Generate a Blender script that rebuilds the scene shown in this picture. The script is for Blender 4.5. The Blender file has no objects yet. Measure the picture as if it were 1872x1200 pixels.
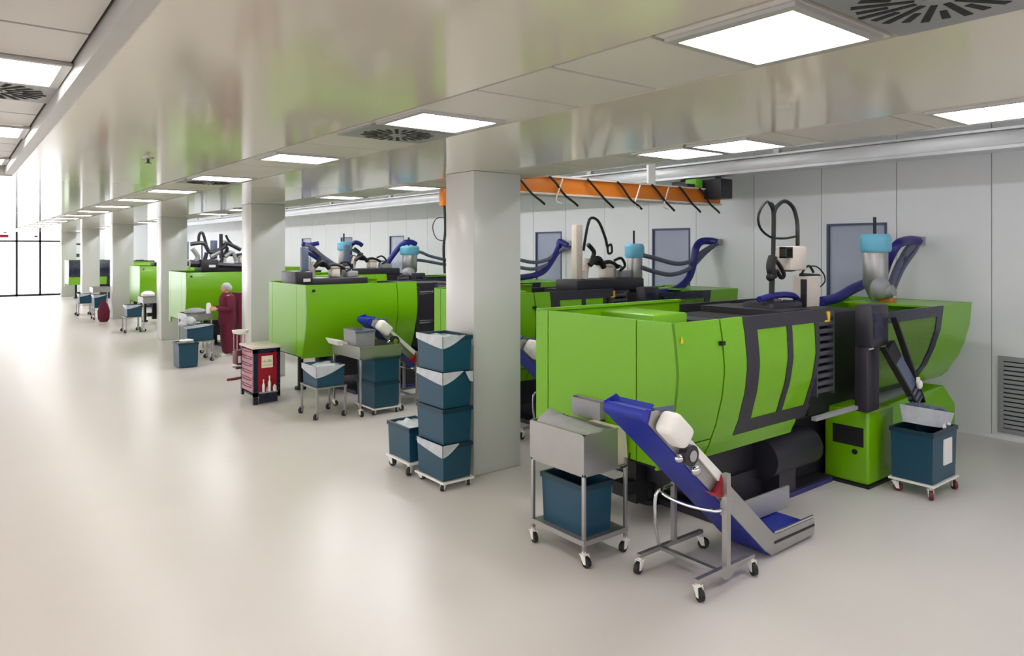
import bpy, bmesh, math, random
from mathutils import Vector as V, Matrix, noise
R = math.radians
random.seed(7)
S = bpy.context.scene
COL = S.collection
H = 2.5            # eye height of the camera
F = 1307.0         # focal length in pixels of the 1872 px wide frame
YH = 454.0         # horizon row
SY, CY = 0.618, 0.786

# ------------------------------------------------------------------ measuring helpers (pixel of the photo -> place in the hall)
def ray(px):
    u = (px - 936) / F
    return SY + CY * u, CY - SY * u
def on_y(px, py, y):
    a, b = ray(px); zc = y / b
    return V((a * zc, y, H - (py - YH) / F * zc))
def on_x(px, py, x):
    a, b = ray(px); zc = x / a
    return V((x, b * zc, H - (py - YH) / F * zc))

# ------------------------------------------------------------------ materials
def lin(c):
    c /= 255.0
    return c / 12.92 if c <= 0.04045 else ((c + 0.055) / 1.055) ** 2.4
def rgb(r, g, b): return (lin(r), lin(g), lin(b), 1)
def mat(name, c, rough=0.5, metal=0.0, var=0.04, scale=6.0, bump=0.0, trans=0.0, coat=0.0, ior=1.5, emit=None, estr=0.0, rvar=0.06):
    m = bpy.data.materials.new(name); m.use_nodes = True
    nt = m.node_tree; p = nt.nodes['Principled BSDF']
    tc = nt.nodes.new('ShaderNodeTexCoord'); n = nt.nodes.new('ShaderNodeTexNoise')
    n.inputs['Scale'].default_value = scale; n.inputs['Detail'].default_value = 4
    nt.links.new(tc.outputs['Object'], n.inputs['Vector'])
    cr = nt.nodes.new('ShaderNodeValToRGB')
    base = rgb(*c)
    cr.color_ramp.elements[0].position = 0.3; cr.color_ramp.elements[1].position = 0.7
    cr.color_ramp.elements[0].color = [v * (1 - var) for v in base[:3]] + [1]
    cr.color_ramp.elements[1].color = [min(1, v * (1 + var)) for v in base[:3]] + [1]
    nt.links.new(n.outputs['Fac'], cr.inputs['Fac']); nt.links.new(cr.outputs['Color'], p.inputs['Base Color'])
    mr = nt.nodes.new('ShaderNodeMapRange')
    mr.inputs['To Min'].default_value = max(0.02, rough - rvar); mr.inputs['To Max'].default_value = min(1, rough + rvar)
    nt.links.new(n.outputs['Fac'], mr.inputs['Value']); nt.links.new(mr.outputs['Result'], p.inputs['Roughness'])
    p.inputs['Metallic'].default_value = metal; p.inputs['IOR'].default_value = ior
    p.inputs['Transmission Weight'].default_value = trans; p.inputs['Coat Weight'].default_value = coat
    p.inputs['Coat Roughness'].default_value = 0.08
    if emit:
        p.inputs['Emission Color'].default_value = rgb(*emit); p.inputs['Emission Strength'].default_value = estr
    if bump:
        b = nt.nodes.new('ShaderNodeBump'); b.inputs['Strength'].default_value = bump; b.inputs['Distance'].default_value = 0.01
        nt.links.new(n.outputs['Fac'], b.inputs['Height']); nt.links.new(b.outputs['Normal'], p.inputs['Normal'])
    return m
M = {}
M['floor'] = mat('floor_resin', (211, 204, 201), 0.30, var=0.02, scale=1.2, coat=0.0, rvar=0.04)
M['ceiling'] = mat('ceiling_metal_panel', (206, 199, 181), 0.10, var=0.015, scale=0.6, rvar=0.02, ior=1.6)
M['tile'] = mat('ceiling_tile', (198, 192, 182), 0.32, var=0.02, scale=2)
M['groove'] = mat('joint_grey', (88, 84, 80), 0.7)
M['wall'] = mat('wall_panel', (228, 228, 231), 0.38, var=0.015, scale=0.8)
M['column'] = mat('column_panel', (200, 200, 198), 0.22, var=0.02, scale=0.8)
M['lamp'] = mat('lamp_diffuser', (255, 255, 255), 0.5, emit=(255, 252, 246), estr=16.0)
M['daylight'] = mat('backlit_glass', (245, 248, 255), 0.2, emit=(244, 248, 255), estr=3.2)
M['daylight_left'] = mat('frosted_side_glass', (245, 248, 255), 0.3, emit=(246, 248, 255), estr=1.9)  # glow of the glazing added in the unseen left wall
M['daylight_back'] = mat('frosted_back_glass', (245, 248, 255), 0.3, emit=(248, 248, 255), estr=1.05)  # glow of the glazing added behind the camera
M['lamp_bay'] = mat('bay_lamp_diffuser', (255, 255, 255), 0.5, emit=(255, 253, 250), estr=16.0)
M['lamp_high'] = mat('strip_lamp_diffuser', (255, 255, 255), 0.5, emit=(250, 252, 255), estr=24.0)  # for the unseen lamps added above the crane
M['lamp_high_far'] = mat('far_strip_lamp_diffuser', (255, 255, 255), 0.5, emit=(250, 252, 255), estr=60.0)  # stronger version for the added lamps farther down the hall
M['lamp_far'] = mat('far_lamp_diffuser', (255, 255, 255), 0.5, emit=(255, 253, 250), estr=16.0)
M['frame'] = mat('light_frame', (176, 174, 170), 0.35, metal=0.3)
M['vent'] = mat('vent_grey', (150, 150, 150), 0.4, metal=0.4)
M['hole'] = mat('dark_slot', (14, 14, 16), 0.8)
M['steel'] = mat('stainless_steel', (172, 170, 168), 0.36, metal=0.8, scale=3, var=0.05)
M['chrome'] = mat('chrome', (205, 205, 208), 0.18, metal=1.0)
M['duct'] = mat('galvanised_rail', (205, 205, 208), 0.35, metal=0.4, scale=2, var=0.08)
M['green'] = mat('green_lacquer', (112, 174, 2), 0.30, var=0.02, scale=1.5, coat=0.12)
M['green_pane'] = mat('green_tinted_pane', (124, 186, 30), 0.10, var=0.03, trans=0.12, ior=1.3)
M['clear_pane'] = mat('green_smoked_pane', (150, 190, 96), 0.06, var=0.02, trans=0.6, ior=1.1)
M['dark'] = mat('anthracite_lacquer', (42, 39, 48), 0.42, var=0.05)
M['black'] = mat('black_rubber', (20, 20, 22), 0.55, var=0.1)
M['navy'] = mat('navy_panel', (18, 22, 50), 0.28)
M['slate'] = mat('slate_blue_plastic', (88, 98, 122), 0.4, var=0.1)
M['slatedark'] = mat('dark_bellows', (84, 84, 94), 0.45)
M['blue'] = mat('blue_belt', (10, 36, 152), 0.42, var=0.05, scale=3)
M['hose'] = mat('dark_blue_hose', (32, 32, 120), 0.4)
M['greyhose'] = mat('grey_blue_hose', (96, 98, 122), 0.4)
M['teal'] = mat('teal_plastic', (18, 68, 90), 0.38, var=0.05, scale=4)
M['tealdark'] = mat('teal_rim', (14, 50, 66), 0.4)
M['bag'] = mat('grey_white_film', (186, 190, 197), 0.35, var=0.12, scale=9, bump=0.4)
M['white'] = mat('white_enamel', (236, 233, 228), 0.35, var=0.02)
M['ivory'] = mat('ivory_paint', (226, 214, 202), 0.4)
M['grey'] = mat('grey_paint', (150, 150, 154), 0.42)
M['wine'] = mat('dark_red_wheel', (98, 22, 36), 0.45)
M['orange'] = mat('orange_steel', (222, 124, 30), 0.42, var=0.08, scale=2)
M['cyan'] = mat('cyan_lid', (112, 186, 214), 0.35)
M['red'] = mat('red_lacquer', (150, 12, 34), 0.32)
M['pink'] = mat('pink_red_drawer', (196, 140, 152), 0.4, var=0.1)
M['cream'] = mat('cream_paper', (238, 228, 204), 0.7)
M['ink'] = mat('faded_ink', (120, 112, 96), 0.8)
M['cloth'] = mat('burgundy_cloth', (96, 14, 44), 0.85, var=0.12, scale=14, bump=0.3)
M['skin'] = mat('skin', (205, 158, 134), 0.55)
M['net'] = mat('hair_net', (178, 182, 184), 0.8, var=0.2, scale=60, bump=0.5)
M['yellow'] = mat('yellow_mark', (232, 188, 40), 0.5)
M['lime'] = mat('lime_lamp', (120, 200, 40), 0.4)
M['winglass'] = mat('blue_grey_glass', (184, 190, 212), 0.06, trans=0.2, ior=1.3, var=0.02)
M['winroom'] = mat('room_behind_glass', (172, 176, 198), 0.6)
M['winframe'] = mat('window_frame_navy', (58, 66, 104), 0.4)
M['magenta'] = mat('crimson_sign', (170, 12, 60), 0.5)
M['skirt'] = mat('blue_skid', (42, 42, 104), 0.4)

# ------------------------------------------------------------------ mesh builder
def catmull(pts, n=6, closed=False):
    P = [V(p) for p in pts]
    if len(P) < 3: return P
    out = []; m = len(P)
    rng = range(m) if closed else range(m - 1)
    for i in rng:
        if closed: a, b, c, d = P[i - 1], P[i], P[(i + 1) % m], P[(i + 2) % m]
        else: a, b, c, d = P[max(i - 1, 0)], P[i], P[i + 1], P[min(i + 2, m - 1)]
        for k in range(n):
            t = k / n
            out.append(0.5 * ((2 * b) + (c - a) * t + (2 * a - 5 * b + 4 * c - d) * t * t + (3 * b - a - 3 * c + d) * t ** 3))
    if not closed: out.append(P[-1])
    return out
class B:
    def __init__(s, o=None):
        s.v = []; s.f = []; s.o = V(o.location) if isinstance(o, bpy.types.Object) else V(o or (0, 0, 0)); s.m = Matrix.Identity(4)
    def add(s, vs, fs):
        n = len(s.v)
        s.v += [s.m @ V(p) for p in vs]; s.f += [[i + n for i in f] for f in fs]; return s
    def box(s, x0, x1, y0, y1, z0, z1, bev=0.0, seg=2):
        bm = bmesh.new(); bmesh.ops.create_cube(bm, size=1)
        for v in bm.verts:
            v.co = V(((x0 + x1) / 2 + v.co.x * (x1 - x0), (y0 + y1) / 2 + v.co.y * (y1 - y0), (z0 + z1) / 2 + v.co.z * (z1 - z0)))
        if bev: bmesh.ops.bevel(bm, geom=list(bm.edges), offset=bev, segments=seg, affect='EDGES', profile=0.5)
        bm.verts.index_update()
        s.add([v.co.copy() for v in bm.verts], [[v.index for v in f.verts] for f in bm.faces]); bm.free(); return s
    def loft(s, rings, cap=True, closed=True):
        n = len(rings[0]); vs = [p for r in rings for p in r]; fs = []
        for i in range(len(rings) - 1):
            for k in range(n if closed else n - 1):
                k2 = (k + 1) % n
                fs.append([i * n + k, i * n + k2, (i + 1) * n + k2, (i + 1) * n + k])
        if cap: fs.append(list(range(n))); fs.append([(len(rings) - 1) * n + k for k in range(n)])
        return s.add(vs, fs)
    def tube(s, pts, r, n=8, sm=6, closed=False):
        P = catmull(pts, sm, closed) if sm else [V(p) for p in pts]
        m = len(P); rings = []; up = None
        for i, p in enumerate(P):
            if closed: t = P[(i + 1) % m] - P[i - 1]
            else: t = P[min(i + 1, m - 1)] - P[max(i - 1, 0)]
            if t.length < 1e-9: t = V((0, 0, 1))
            t.normalize()
            if up is None:
                up = V((0, 0, 1)) if abs(t.z) < 0.9 else V((1, 0, 0))
            up = up - t * up.dot(t)
            if up.length < 1e-6: up = t.orthogonal()
            up.normalize(); w = t.cross(up)
            rr = r(i / max(1, m - 1)) if callable(r) else r
            rings.append([p + (up * math.cos(2 * math.pi * k / n) + w * math.sin(2 * math.pi * k / n)) * rr for k in range(n)])
        if closed: rings.append(rings[0]); return s.loft(rings, cap=False)
        return s.loft(rings)
    def cyl(s, a, b, r, r2=None, n=18):
        r2 = r if r2 is None else r2
        return s.tube([a, b], lambda t: r + (r2 - r) * t, n=n, sm=0)
    def prism(s, poly, ax, a0, a1):
        def mk(p, a): return V((a, p[0], p[1])) if ax == 'x' else V((p[0], a, p[1])) if ax == 'y' else V((p[0], p[1], a))
        return s.loft([[mk(p, a0) for p in poly], [mk(p, a1) for p in poly]])
    def lathe(s, prof, c, n=20):
        c = V(c)
        return s.loft([[c + V((r * math.cos(2 * math.pi * k / n), r * math.sin(2 * math.pi * k / n), z)) for k in range(n)] for r, z in prof])
    def ball(s, c, r, n=14):
        c = V(c); r = (r, r, r) if not isinstance(r, (tuple, list)) else r
        rings = []
        for i in range(n // 2 + 1):
            th = math.pi * min(max(i / (n // 2), 0.02), 0.98)
            rings.append([c + V((r[0] * math.sin(th) * math.cos(2 * math.pi * k / n), r[1] * math.sin(th) * math.sin(2 * math.pi * k / n), r[2] * math.cos(th))) for k in range(n)])
        return s.loft(rings)
    def build(s, name, m, parent=None, ang=35):
        me = bpy.data.meshes.new(name)
        me.from_pydata([tuple(p - (s.o if parent is not None or s.o.length else V())) for p in s.v], [], s.f)
        bm = bmesh.new(); bm.from_mesh(me); bmesh.ops.recalc_face_normals(bm, faces=list(bm.faces)); bm.to_mesh(me); bm.free()
        me.polygons.foreach_set('use_smooth', [True] * len(me.polygons))
        me.set_sharp_from_angle(angle=R(ang))
        me.materials.append(M[m] if isinstance(m, str) else m)
        o = bpy.data.objects.new(name, me); COL.objects.link(o)
        if parent is not None: o.parent = parent
        elif s.o.length: o.location = s.o
        return o
ORG = {}
def thing(name, label, cat, loc, group=None):
    o = bpy.data.objects.new(name, None); COL.objects.link(o); o.empty_display_size = 0.1
    o.location = loc; o['label'] = label; o['category'] = cat
    if group: o['group'] = group
    return o
def tag(o, label, cat, group=None):
    o['label'] = label; o['category'] = cat
    if group: o['group'] = group
    return o
def struct(o): o['kind'] = 'structure'; return o
class Sub(B):
    """a sub-part builder: child of a part, in the same coordinates as the part's thing"""
def copy_tree(o, parent=None):
    c = o.copy(); COL.objects.link(c)
    if parent is not None: c.parent = parent
    for ch in [k for k in bpy.data.objects if k.parent == o]: copy_tree(ch, c)
    return c
def clone(o, loc, label, group=None):
    c = copy_tree(o); c.location = loc; c['label'] = label
    if group: c['group'] = group
    return c

# ------------------------------------------------------------------ camera
cam_d = bpy.data.cameras.new('camera'); cam = bpy.data.objects.new('camera', cam_d); COL.objects.link(cam)
cam_d.sensor_width = 36; cam_d.lens = F / 1872 * 36; cam_d.shift_y = -(600 - YH) / 1872; cam_d.clip_start = 0.05
cam.location = (0, 0, H); cam.rotation_euler = (R(90), 0, -math.atan2(SY, CY))
S.camera = cam

# ------------------------------------------------------------------ the room
XW, XL, Y0, Y1, ZC = 10.82, -6.0, -3.0, 45.0, 3.35
struct(B().box(XL, XW + 0.2, Y0, Y1, -0.1, 0).build('floor', 'floor'))
c = B()
g = 0.013
for (a, b) in ((XL, -0.07), (0.576, 2.205), (2.995, 4.73), (5.48, 5.56)):
    c.box(a, b, Y0, Y1, ZC, ZC + 0.07)
c.box(-0.07, 0.576, 10.3, Y1, ZC, ZC + 0.07)
c.box(5.5, 5.56, Y0, Y1, ZC + 0.02, 4.4)          # riser up to the high ceiling over the machines
struct(c.build('ceiling', 'ceiling'))
struct(B().box(XL, 5.5, Y0, Y1, 3.52, 3.6).build('ceiling_void', 'groove'))
c = B().box(5.5, XW + 0.2, Y0, Y1, 4.4, 4.5)
struct(c.build('ceiling_upper', 'wall'))
# tiles lying in the two strips and in the corridor recess
t = B(); per = 7.34 / 3
def strip(x0, x1, z, start, end, step, skip=()):
    y = start
    while y < end:
        t.box(x0 + g, x1 - g, y + g, min(y + step, end) - g, z, z + 0.05); y += step
for k in range(-1, 18):
    yc = 1.61 + per * k
    strip(2.215, 2.985, ZC, yc - 0.305, yc + 0.305, 0.61)
    strip(2.215, 2.985, ZC, yc + 0.305, yc + per - 0.305, 1.224 if k % 2 else 0.612)
    strip(4.74, 5.47, ZC, yc - 0.305, yc + per - 0.305, 0.816)
for k in range(-2, 3):
    strip(-0.07, 0.50, 3.45, 4.6 + per * k - 0.33, 4.6 + per * (k + 1) - 0.33, per / 4)
struct(t.build('ceiling_tiles', 'tile'))
struct(B().box(0.50, 0.576, Y0, 10.3, 3.36, 3.5).box(-0.07, 0.5, 10.22, 10.3, 3.36, 3.5).build('trim_1', 'frame'))

# right wall made of panels around a row of narrow windows
w = B(); bk = B()
for k in range(-2, 12):
    a = 4.85 + 3.55 * k
    w.box(XW, XW + 0.09, a - 0.135 + 0.005, a - 0.0, 0, 4.4)
    w.box(XW, XW + 0.09, a, a + 0.92, 0, 0.95).box(XW, XW + 0.09, a, a + 0.92, 2.88, 4.4)
    w.box(XW, XW + 0.09, a + 0.92, a + 1.005 - 0.005, 0, 4.4)
    w.box(XW, XW + 0.09, a + 1.005 + 0.005, a + 2.21 - 0.005, 0, 4.4)
    w.box(XW, XW + 0.09, a + 2.21 + 0.005, a + 3.415 - 0.005, 0, 4.4)
    for s_ in (-0.135, 1.005, 2.21): bk.box(XW + 0.05, XW + 0.1, a + s_ - 0.02, a + s_ + 0.02, 0, 4.4)
struct(w.build('wall_right', 'wall')); struct(bk.build('trim_2', 'groove'))
n = 0
for k in range(-1, 11):
    a = 4.85 + 3.55 * k; n += 1
    wn = struct(B().box(XW + 0.035, XW + 0.047, a + 0.03, a + 0.89, 0.98, 2.85).build('window_%d' % n, 'winglass'))
    fr = B().box(XW - 0.006, XW + 0.09, a, a + 0.035, 0.95, 2.88).box(XW - 0.006, XW + 0.09, a + 0.885, a + 0.92, 0.95, 2.88)
    fr.box(XW - 0.006, XW + 0.09, a + 0.035, a + 0.885, 2.85, 2.88).box(XW - 0.006, XW + 0.09, a + 0.035, a + 0.885, 0.95, 0.98)
    fr.build('window_frame', 'winframe', wn)
    B().box(XW + 0.5, XW + 0.52, a - 0.6, a + 1.5, 0.3, 3.3).build('window_reveal', 'winroom', wn)
struct(B().box(XW - 0.015, XW, Y0, Y1, 0, 0.05).build('baseboard_right', 'wall'))
struct(B().box(XL - 0.1, XL, Y0, Y1, 0, 0.5).box(XL - 0.1, XL, Y0, Y1, 3.2, 4.4).build('wall_left', 'wall'))
wl = struct(B().box(XL - 0.06, XL - 0.02, Y0, Y1, 0.5, 3.2).build('window_13', 'daylight_left'))  # unseen glowing glazing, added to light faces turned left
wm = B()
for k in range(33): wm.box(XL - 0.05, XL + 0.01, Y0 + k * 1.5 - 0.03, Y0 + k * 1.5 + 0.03, 0.5, 3.2)
wm.box(XL - 0.05, XL + 0.01, Y0, Y1, 1.6, 1.65); wm.build('window_frame', 'frame', wl)
struct(B().box(XL, XW + 0.2, Y0 - 0.1, Y0, 0, 0.5).box(XL, XW + 0.2, Y0 - 0.1, Y0, 3.2, 4.4).build('wall_back', 'wall'))
wl = struct(B().box(XL, XW + 0.2, Y0 - 0.07, Y0 - 0.03, 0.5, 3.2).build('window_14', 'daylight_back'))  # unseen glowing glazing behind the camera, added to light the machine fronts
wm = B()
for k in range(12): wm.box(XL + k * 1.5, XL + k * 1.5 + 0.06, Y0 - 0.05, Y0 + 0.01, 0.5, 3.2)
wm.build('window_frame', 'frame', wl)
# far wall: translucent glazed partitions with daylight behind them, then plain wall
e = B(); sol = B(); mu = B(); n_ = 0
GL = [(-6, 4.75), (6.75, 7.75), (8.9, 9.9)]
for (a, b) in GL: e.box(a, b, Y1 + 0.02, Y1 + 0.08, 0, ZC if b < 5 else 4.4)
for (a, b) in ((4.75, 6.75), (7.75, 8.9), (9.9, XW + 0.2)): sol.box(a, b, Y1, Y1 + 0.1, 0, 4.4)
struct(e.build('door_1', 'daylight')); struct(sol.build('wall_far', 'wall'))
for x in (-3.4, -2.38, -1.36, -0.34, 0.68, 1.70, 2.72, 3.74, 4.74): mu.box(x - 0.05, x + 0.05, Y1 - 0.03, Y1 + 0.02, 0, ZC)
mu.box(-6, 4.75, Y1 - 0.03, Y1 + 0.02, 2.82, 2.91).box(-6, 4.75, Y1 - 0.03, Y1 + 0.02, 0, 0.1)
struct(mu.build('trim_3', 'black'))

# columns
for k in range(6):
    y = 6.4 + 7.34 * k
    cb = B().box(4.5, 5.16, y, y + 0.56, 0, ZC, 0.012, 2)
    o = struct(cb.build('pillar', 'column'))
    o['label'] = 'light grey square column'

# ------------------------------------------------------------------ ceiling fittings
def light(loc, dx, dy, label, group, proto=None, m='lamp'):
    if proto: return clone(proto, loc, label, group)
    r = thing('ceiling_light', label, 'ceiling light', loc, group); z = 0
    fr = B()
    a, b = dx / 2 + 0.045, dy / 2 + 0.035
    for (x0, x1, y0, y1) in ((-a, -dx / 2, -b, b), (dx / 2, a, -b, b), (-dx / 2, dx / 2, -b, -dy / 2), (-dx / 2, dx / 2, dy / 2, b)):
        fr.box(x0, x1, y0, y1, -0.018, -0.001)
    fr.build('frame', 'frame', r)
    B().box(-dx / 2, dx / 2, -dy / 2, dy / 2, -0.012, -0.001).build('diffuser', m, r)
    return r
ORD = ['nearest', 'second', 'third', 'fourth', 'fifth', 'sixth', 'seventh', 'eighth', 'ninth', 'tenth', 'eleventh', 'twelfth', 'thirteenth',
       'fourteenth', 'fifteenth', 'sixteenth', 'seventeenth', 'eighteenth']
L0 = light((2.6, 1.61, ZC), 0.56, 0.50, 'large square lit ceiling panel nearest the camera, beside the swirl vent', 'lit panels over the walkway edge')
for k in range(1, 18):
    light((2.58, 1.61 + per * k, ZC), 0.56, 0.5, '%s lit square panel of the ceiling row left of the columns' % ORD[k], 'lit panels over the walkway edge', L0)
ys = [1.63, 3.47, 4.07, 8.7, 11.05, 16.0, 18.35, 23.4, 25.8, 30.7, 33.1, 38.0, 40.4]
LB = None
for i, y in enumerate(ys):
    LB = light((5.1, y, ZC), 0.56, 0.5, '%s lit square panel of the ceiling row above the machines' % ORD[i], 'lit panels over the machines', LB if i != 3 else None, 'lamp_bay' if i < 3 else 'lamp_far')
HB = None  # unseen lamps over the crane, added to brighten the right wall
for k in range(15):
    y = 0.9 + 3.0 * k
    if HB and k != 3: clone(HB, (7.0, y, 4.4), 'long lamp under the high ceiling above the crane', 'high level lamps')
    else:
        HB = thing('strip_lamp', 'long lamp under the high ceiling above the crane', 'lamp', (7.0, y, 4.4), 'high level lamps')
        B().box(-0.16, 0.16, -0.75, 0.75, -0.05, -0.001, 0.01).build('housing', 'white', HB); B().box(-0.14, 0.14, -0.72, 0.72, -0.062, -0.051).build('diffuser', 'lamp_high' if k < 3 else 'lamp_high_far', HB)
LC = None
for k in range(-1, 3):
    y = 4.6 + per * k
    lab = {-1: 'lit panel in the corridor recess behind the camera', 0: 'largest lit panel in the recessed ceiling at upper left', 1: 'second lit panel in the recessed ceiling at upper left', 2: 'farthest lit panel in the recessed ceiling at upper left'}[k]
    LC = light((0.2, y, 3.449), 0.5, 0.58, lab, 'lit panels in the recessed ceiling', LC)
# unseen row of lit panels added on the left for general brightness
for k in range(0, 18, 1):
    light((-2.7, 1.61 + per * k, ZC), 0.56, 0.5, 'lit panel of the ceiling row on the left side of the walkway', 'lit panels over the walkway left half', L0)

def vent(loc, label, size=0.27, proto=None):
    if proto: return clone(proto, loc, label, 'swirl vents')
    r = thing('ceiling_vent', label, 'vent', loc, 'swirl vents')
    B().box(-size - 0.08, size + 0.08, -size, size, -0.014, -0.001).build('plate', 'vent', r)
    sl = B()
    for i in range(24):
        a = 2 * math.pi * i / 24
        r0, r1 = (0.07, size * 0.98) if i % 2 == 0 else (0.15, size * 0.93)
        d = V((math.cos(a), math.sin(a), 0)); q = V((-d.y, d.x, 0)); w0 = 0.011
        P = [d * r0 + q * w0, d * r0 - q * w0, d * r1 - q * w0 * 1.3, d * r1 + q * w0 * 1.3]
        sl.loft([[p + V((0, 0, -0.0165)) for p in P], [p + V((0, 0, -0.0135)) for p in P]])
    sl.build('slots', 'hole', r)
    B().cyl((0, 0, -0.022), (0, 0, -0.014), 0.045).build('hub', 'vent', r)
    return r
VP = vent((2.6, 1.0, ZC), 'swirl air vent beside the nearest big light at top right')
vent((2.6, 4.68, ZC), 'swirl air vent just beyond the second light, left of the near column top', proto=VP)
vent((2.6, 9.58, ZC), 'small swirl air vent beyond the fourth light far along the ceiling', proto=VP)
vent((0.2, 5.22, 3.449), 'swirl air vent in the recessed ceiling at upper left', proto=VP)
d = thing('sprinkler_head', 'small dark sprinkler head on the ceiling above the distant columns', 'sprinkler', (1.46, 7.37, ZC))
B().cyl((0, 0, -0.012), (0, 0, 0), 0.045).build('plate', 'frame', d)
B().cyl((0, 0, -0.05), (0, 0, -0.012), 0.012).cyl((0, 0, -0.055), (0, 0, -0.05), 0.03).build('nozzle', 'dark', d)

# ------------------------------------------------------------------ overhead crane
rl = B().box(9.68, 9.92, -2.9, 44.9, 3.70, 3.88, 0.01).box(9.62, 9.98, -2.9, 44.9, 3.66, 3.70).box(9.62, 9.98, -2.9, 44.9, 3.88, 3.91)
for y in range(-2, 45, 4): rl.box(9.76, 9.84, y - 0.05, y + 0.05, 3.9, 4.4)
tag(rl.build('crane_rail', 'duct'), 'long grey metal crane rail running below the high ceiling along the right wall', 'rail')
cr = thing('overhead_crane', 'orange overhead crane bridge with looped cables below the ceiling edge', 'crane', (8, 7.34, 3.3))
B(cr).box(5.7, 10.1, 7.22, 7.46, 3.24, 3.45, 0.008).build('girder', 'orange', cr)
B(cr).box(5.7, 10.1, 7.19, 7.49, 3.45, 3.475).box(5.7, 10.1, 7.19, 7.49, 3.215, 3.24).build('flange', 'ivory', cr)
B(cr).box(9.66, 9.98, 6.9, 7.9, 3.30, 3.62, 0.02).cyl((9.8, 7.05, 3.62), (9.8, 7.05, 3.655), 0.05).cyl((9.8, 7.75, 3.62), (9.8, 7.75, 3.655), 0.05).build('end_truck', 'dark', cr)
B(cr).box(9.42, 9.6, 7.2, 7.42, 3.48, 3.62, 0.02).build('signal_lamp', 'lime', cr)
B(cr).box(9.2, 9.4, 7.2, 7.42, 3.475, 3.53, 0.01).build('motor', 'dark', cr)
B(cr).box(8.36, 8.52, 7.27, 7.31, 3.475, 4.38).build('hanger_plate', 'white', cr)
for x in (5.95, 6.55, 7.25, 7.85, 8.6, 9.25, 9.75):
    wv = random.uniform(-0.03, 0.03)
    B(cr).tube([(x - 0.28, 7.17, 3.46), (x - 0.18, 7.16, 3.38), (x + 0.0 + wv, 7.15, 3.22), (x + 0.16, 7.15, 3.12), (x + 0.22, 7.15, 3.08)], 0.016).build('cable', 'black', cr)
for x in (6.55, 8.1, 8.75):
    B(cr).tube([(x - 0.05, 7.16, 3.44), (x - 0.12, 7.15, 3.3), (x - 0.18, 7.15, 3.14), (x - 0.08, 7.15, 3.1)], 0.011).build('light_cable', 'ivory', cr)
# pendant control seen left of the near column
a = on_y(810, 340, 9.0)
pd = thing('crane_pendant', 'orange crane control hanging on a black cable left of the near column', 'crane control', (a.x, 9.0, 3.2))
B(pd).box(a.x - 0.045, a.x + 0.045, 8.95, 9.05, 3.13, 3.4, 0.015).build('pendant_box', 'orange', pd)
B(pd).box(a.x - 0.05, a.x + 0.05, 8.94, 9.06, 3.4, 3.46, 0.01).build('cap', 'dark', pd)
B(pd).tube([(a.x, 9, 3.46), (a.x, 9, 4.4)], 0.012, sm=0).build('suspension_cable', 'black', pd)
q = [on_y(x, y, 9.0) for x, y in ((812, 370), (814, 420), (811, 455), (813, 500))]
B(pd).tube([(a.x, 9, 3.13)] + q, 0.02).build('lower_cable', 'black', pd)
q = [on_y(x, y, 9.02) for x, y in ((812, 398), (798, 400), (791, 416), (798, 436), (812, 441))]
B(pd).tube(q, 0.007).build('cable_loop', 'black', pd)

# air grille in the right wall
gr = thing('air_grille', 'louvred grey metal air return grille low in the right wall', 'air grille', (XW, 3.0, 0.1))
fr = B(gr)
for (y0, y1, z0, z1) in ((2.5, 3.43, 0.09, 0.15), (2.5, 3.43, 1.03, 1.09), (3.37, 3.43, 0.15, 1.03), (2.5, 2.56, 0.15, 1.03)): fr.box(XW - 0.025, XW, y0, y1, z0, z1)
fr.build('frame', 'grey', gr)
sl = B(gr)
for i in range(15):
    z = 0.165 + i * 0.058
    sl.prism([(XW - 0.022, z + 0.0), (XW - 0.004, z + 0.036), (XW - 0.002, z + 0.03), (XW - 0.018, z - 0.004)], 'y', 2.56, 3.37)
sl.build('louvres', 'grey', gr)
B(gr).box(XW - 0.004, XW - 0.001, 2.56, 3.37, 0.15, 1.03).build('backing', 'hole', gr)

# ------------------------------------------------------------------ small shared builders
def caster(root, x, y, z, wheel='black', ang=0.3, r=0.045, fork='white'):
    """swivel caster under height z; wheel rests on the floor"""
    f = B(root); c_, s_ = math.cos(ang), math.sin(ang)
    ox, oy = x - 0.03 * c_, y - 0.03 * s_
    f.cyl((x, y, r * 2 + 0.005), (x, y, z), 0.016)
    for sg in (-1, 1):
        px, py = -s_ * 0.022 * sg, c_ * 0.022 * sg
        P = [(x + 0.025 * c_ + px, y + 0.025 * s_ + py, r * 2 + 0.012), (x - 0.035 * c_ + px, y - 0.035 * s_ + py, r * 2 + 0.012), (ox - 0.014 * c_ + px, oy - 0.014 * s_ + py, r * 0.7), (ox + 0.014 * c_ + px, oy + 0.014 * s_ + py, r * 0.7)]
        f.loft([[V(p) + V((-s_, c_, 0)) * d_ for p in P] for d_ in (-0.003, 0.003)])
    f.box(x - 0.03, x + 0.03, y - 0.025, y + 0.025, r * 2 + 0.008, r * 2 + 0.016)
    o = f.build('caster', fork, root)
    wz = r + 0.001
    B(root).tube([(ox + s_ * 0.016, oy - c_ * 0.016, wz), (ox - s_ * 0.016, oy + c_ * 0.016, wz)], r, n=18, sm=0).build('wheel', wheel, o)

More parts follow.
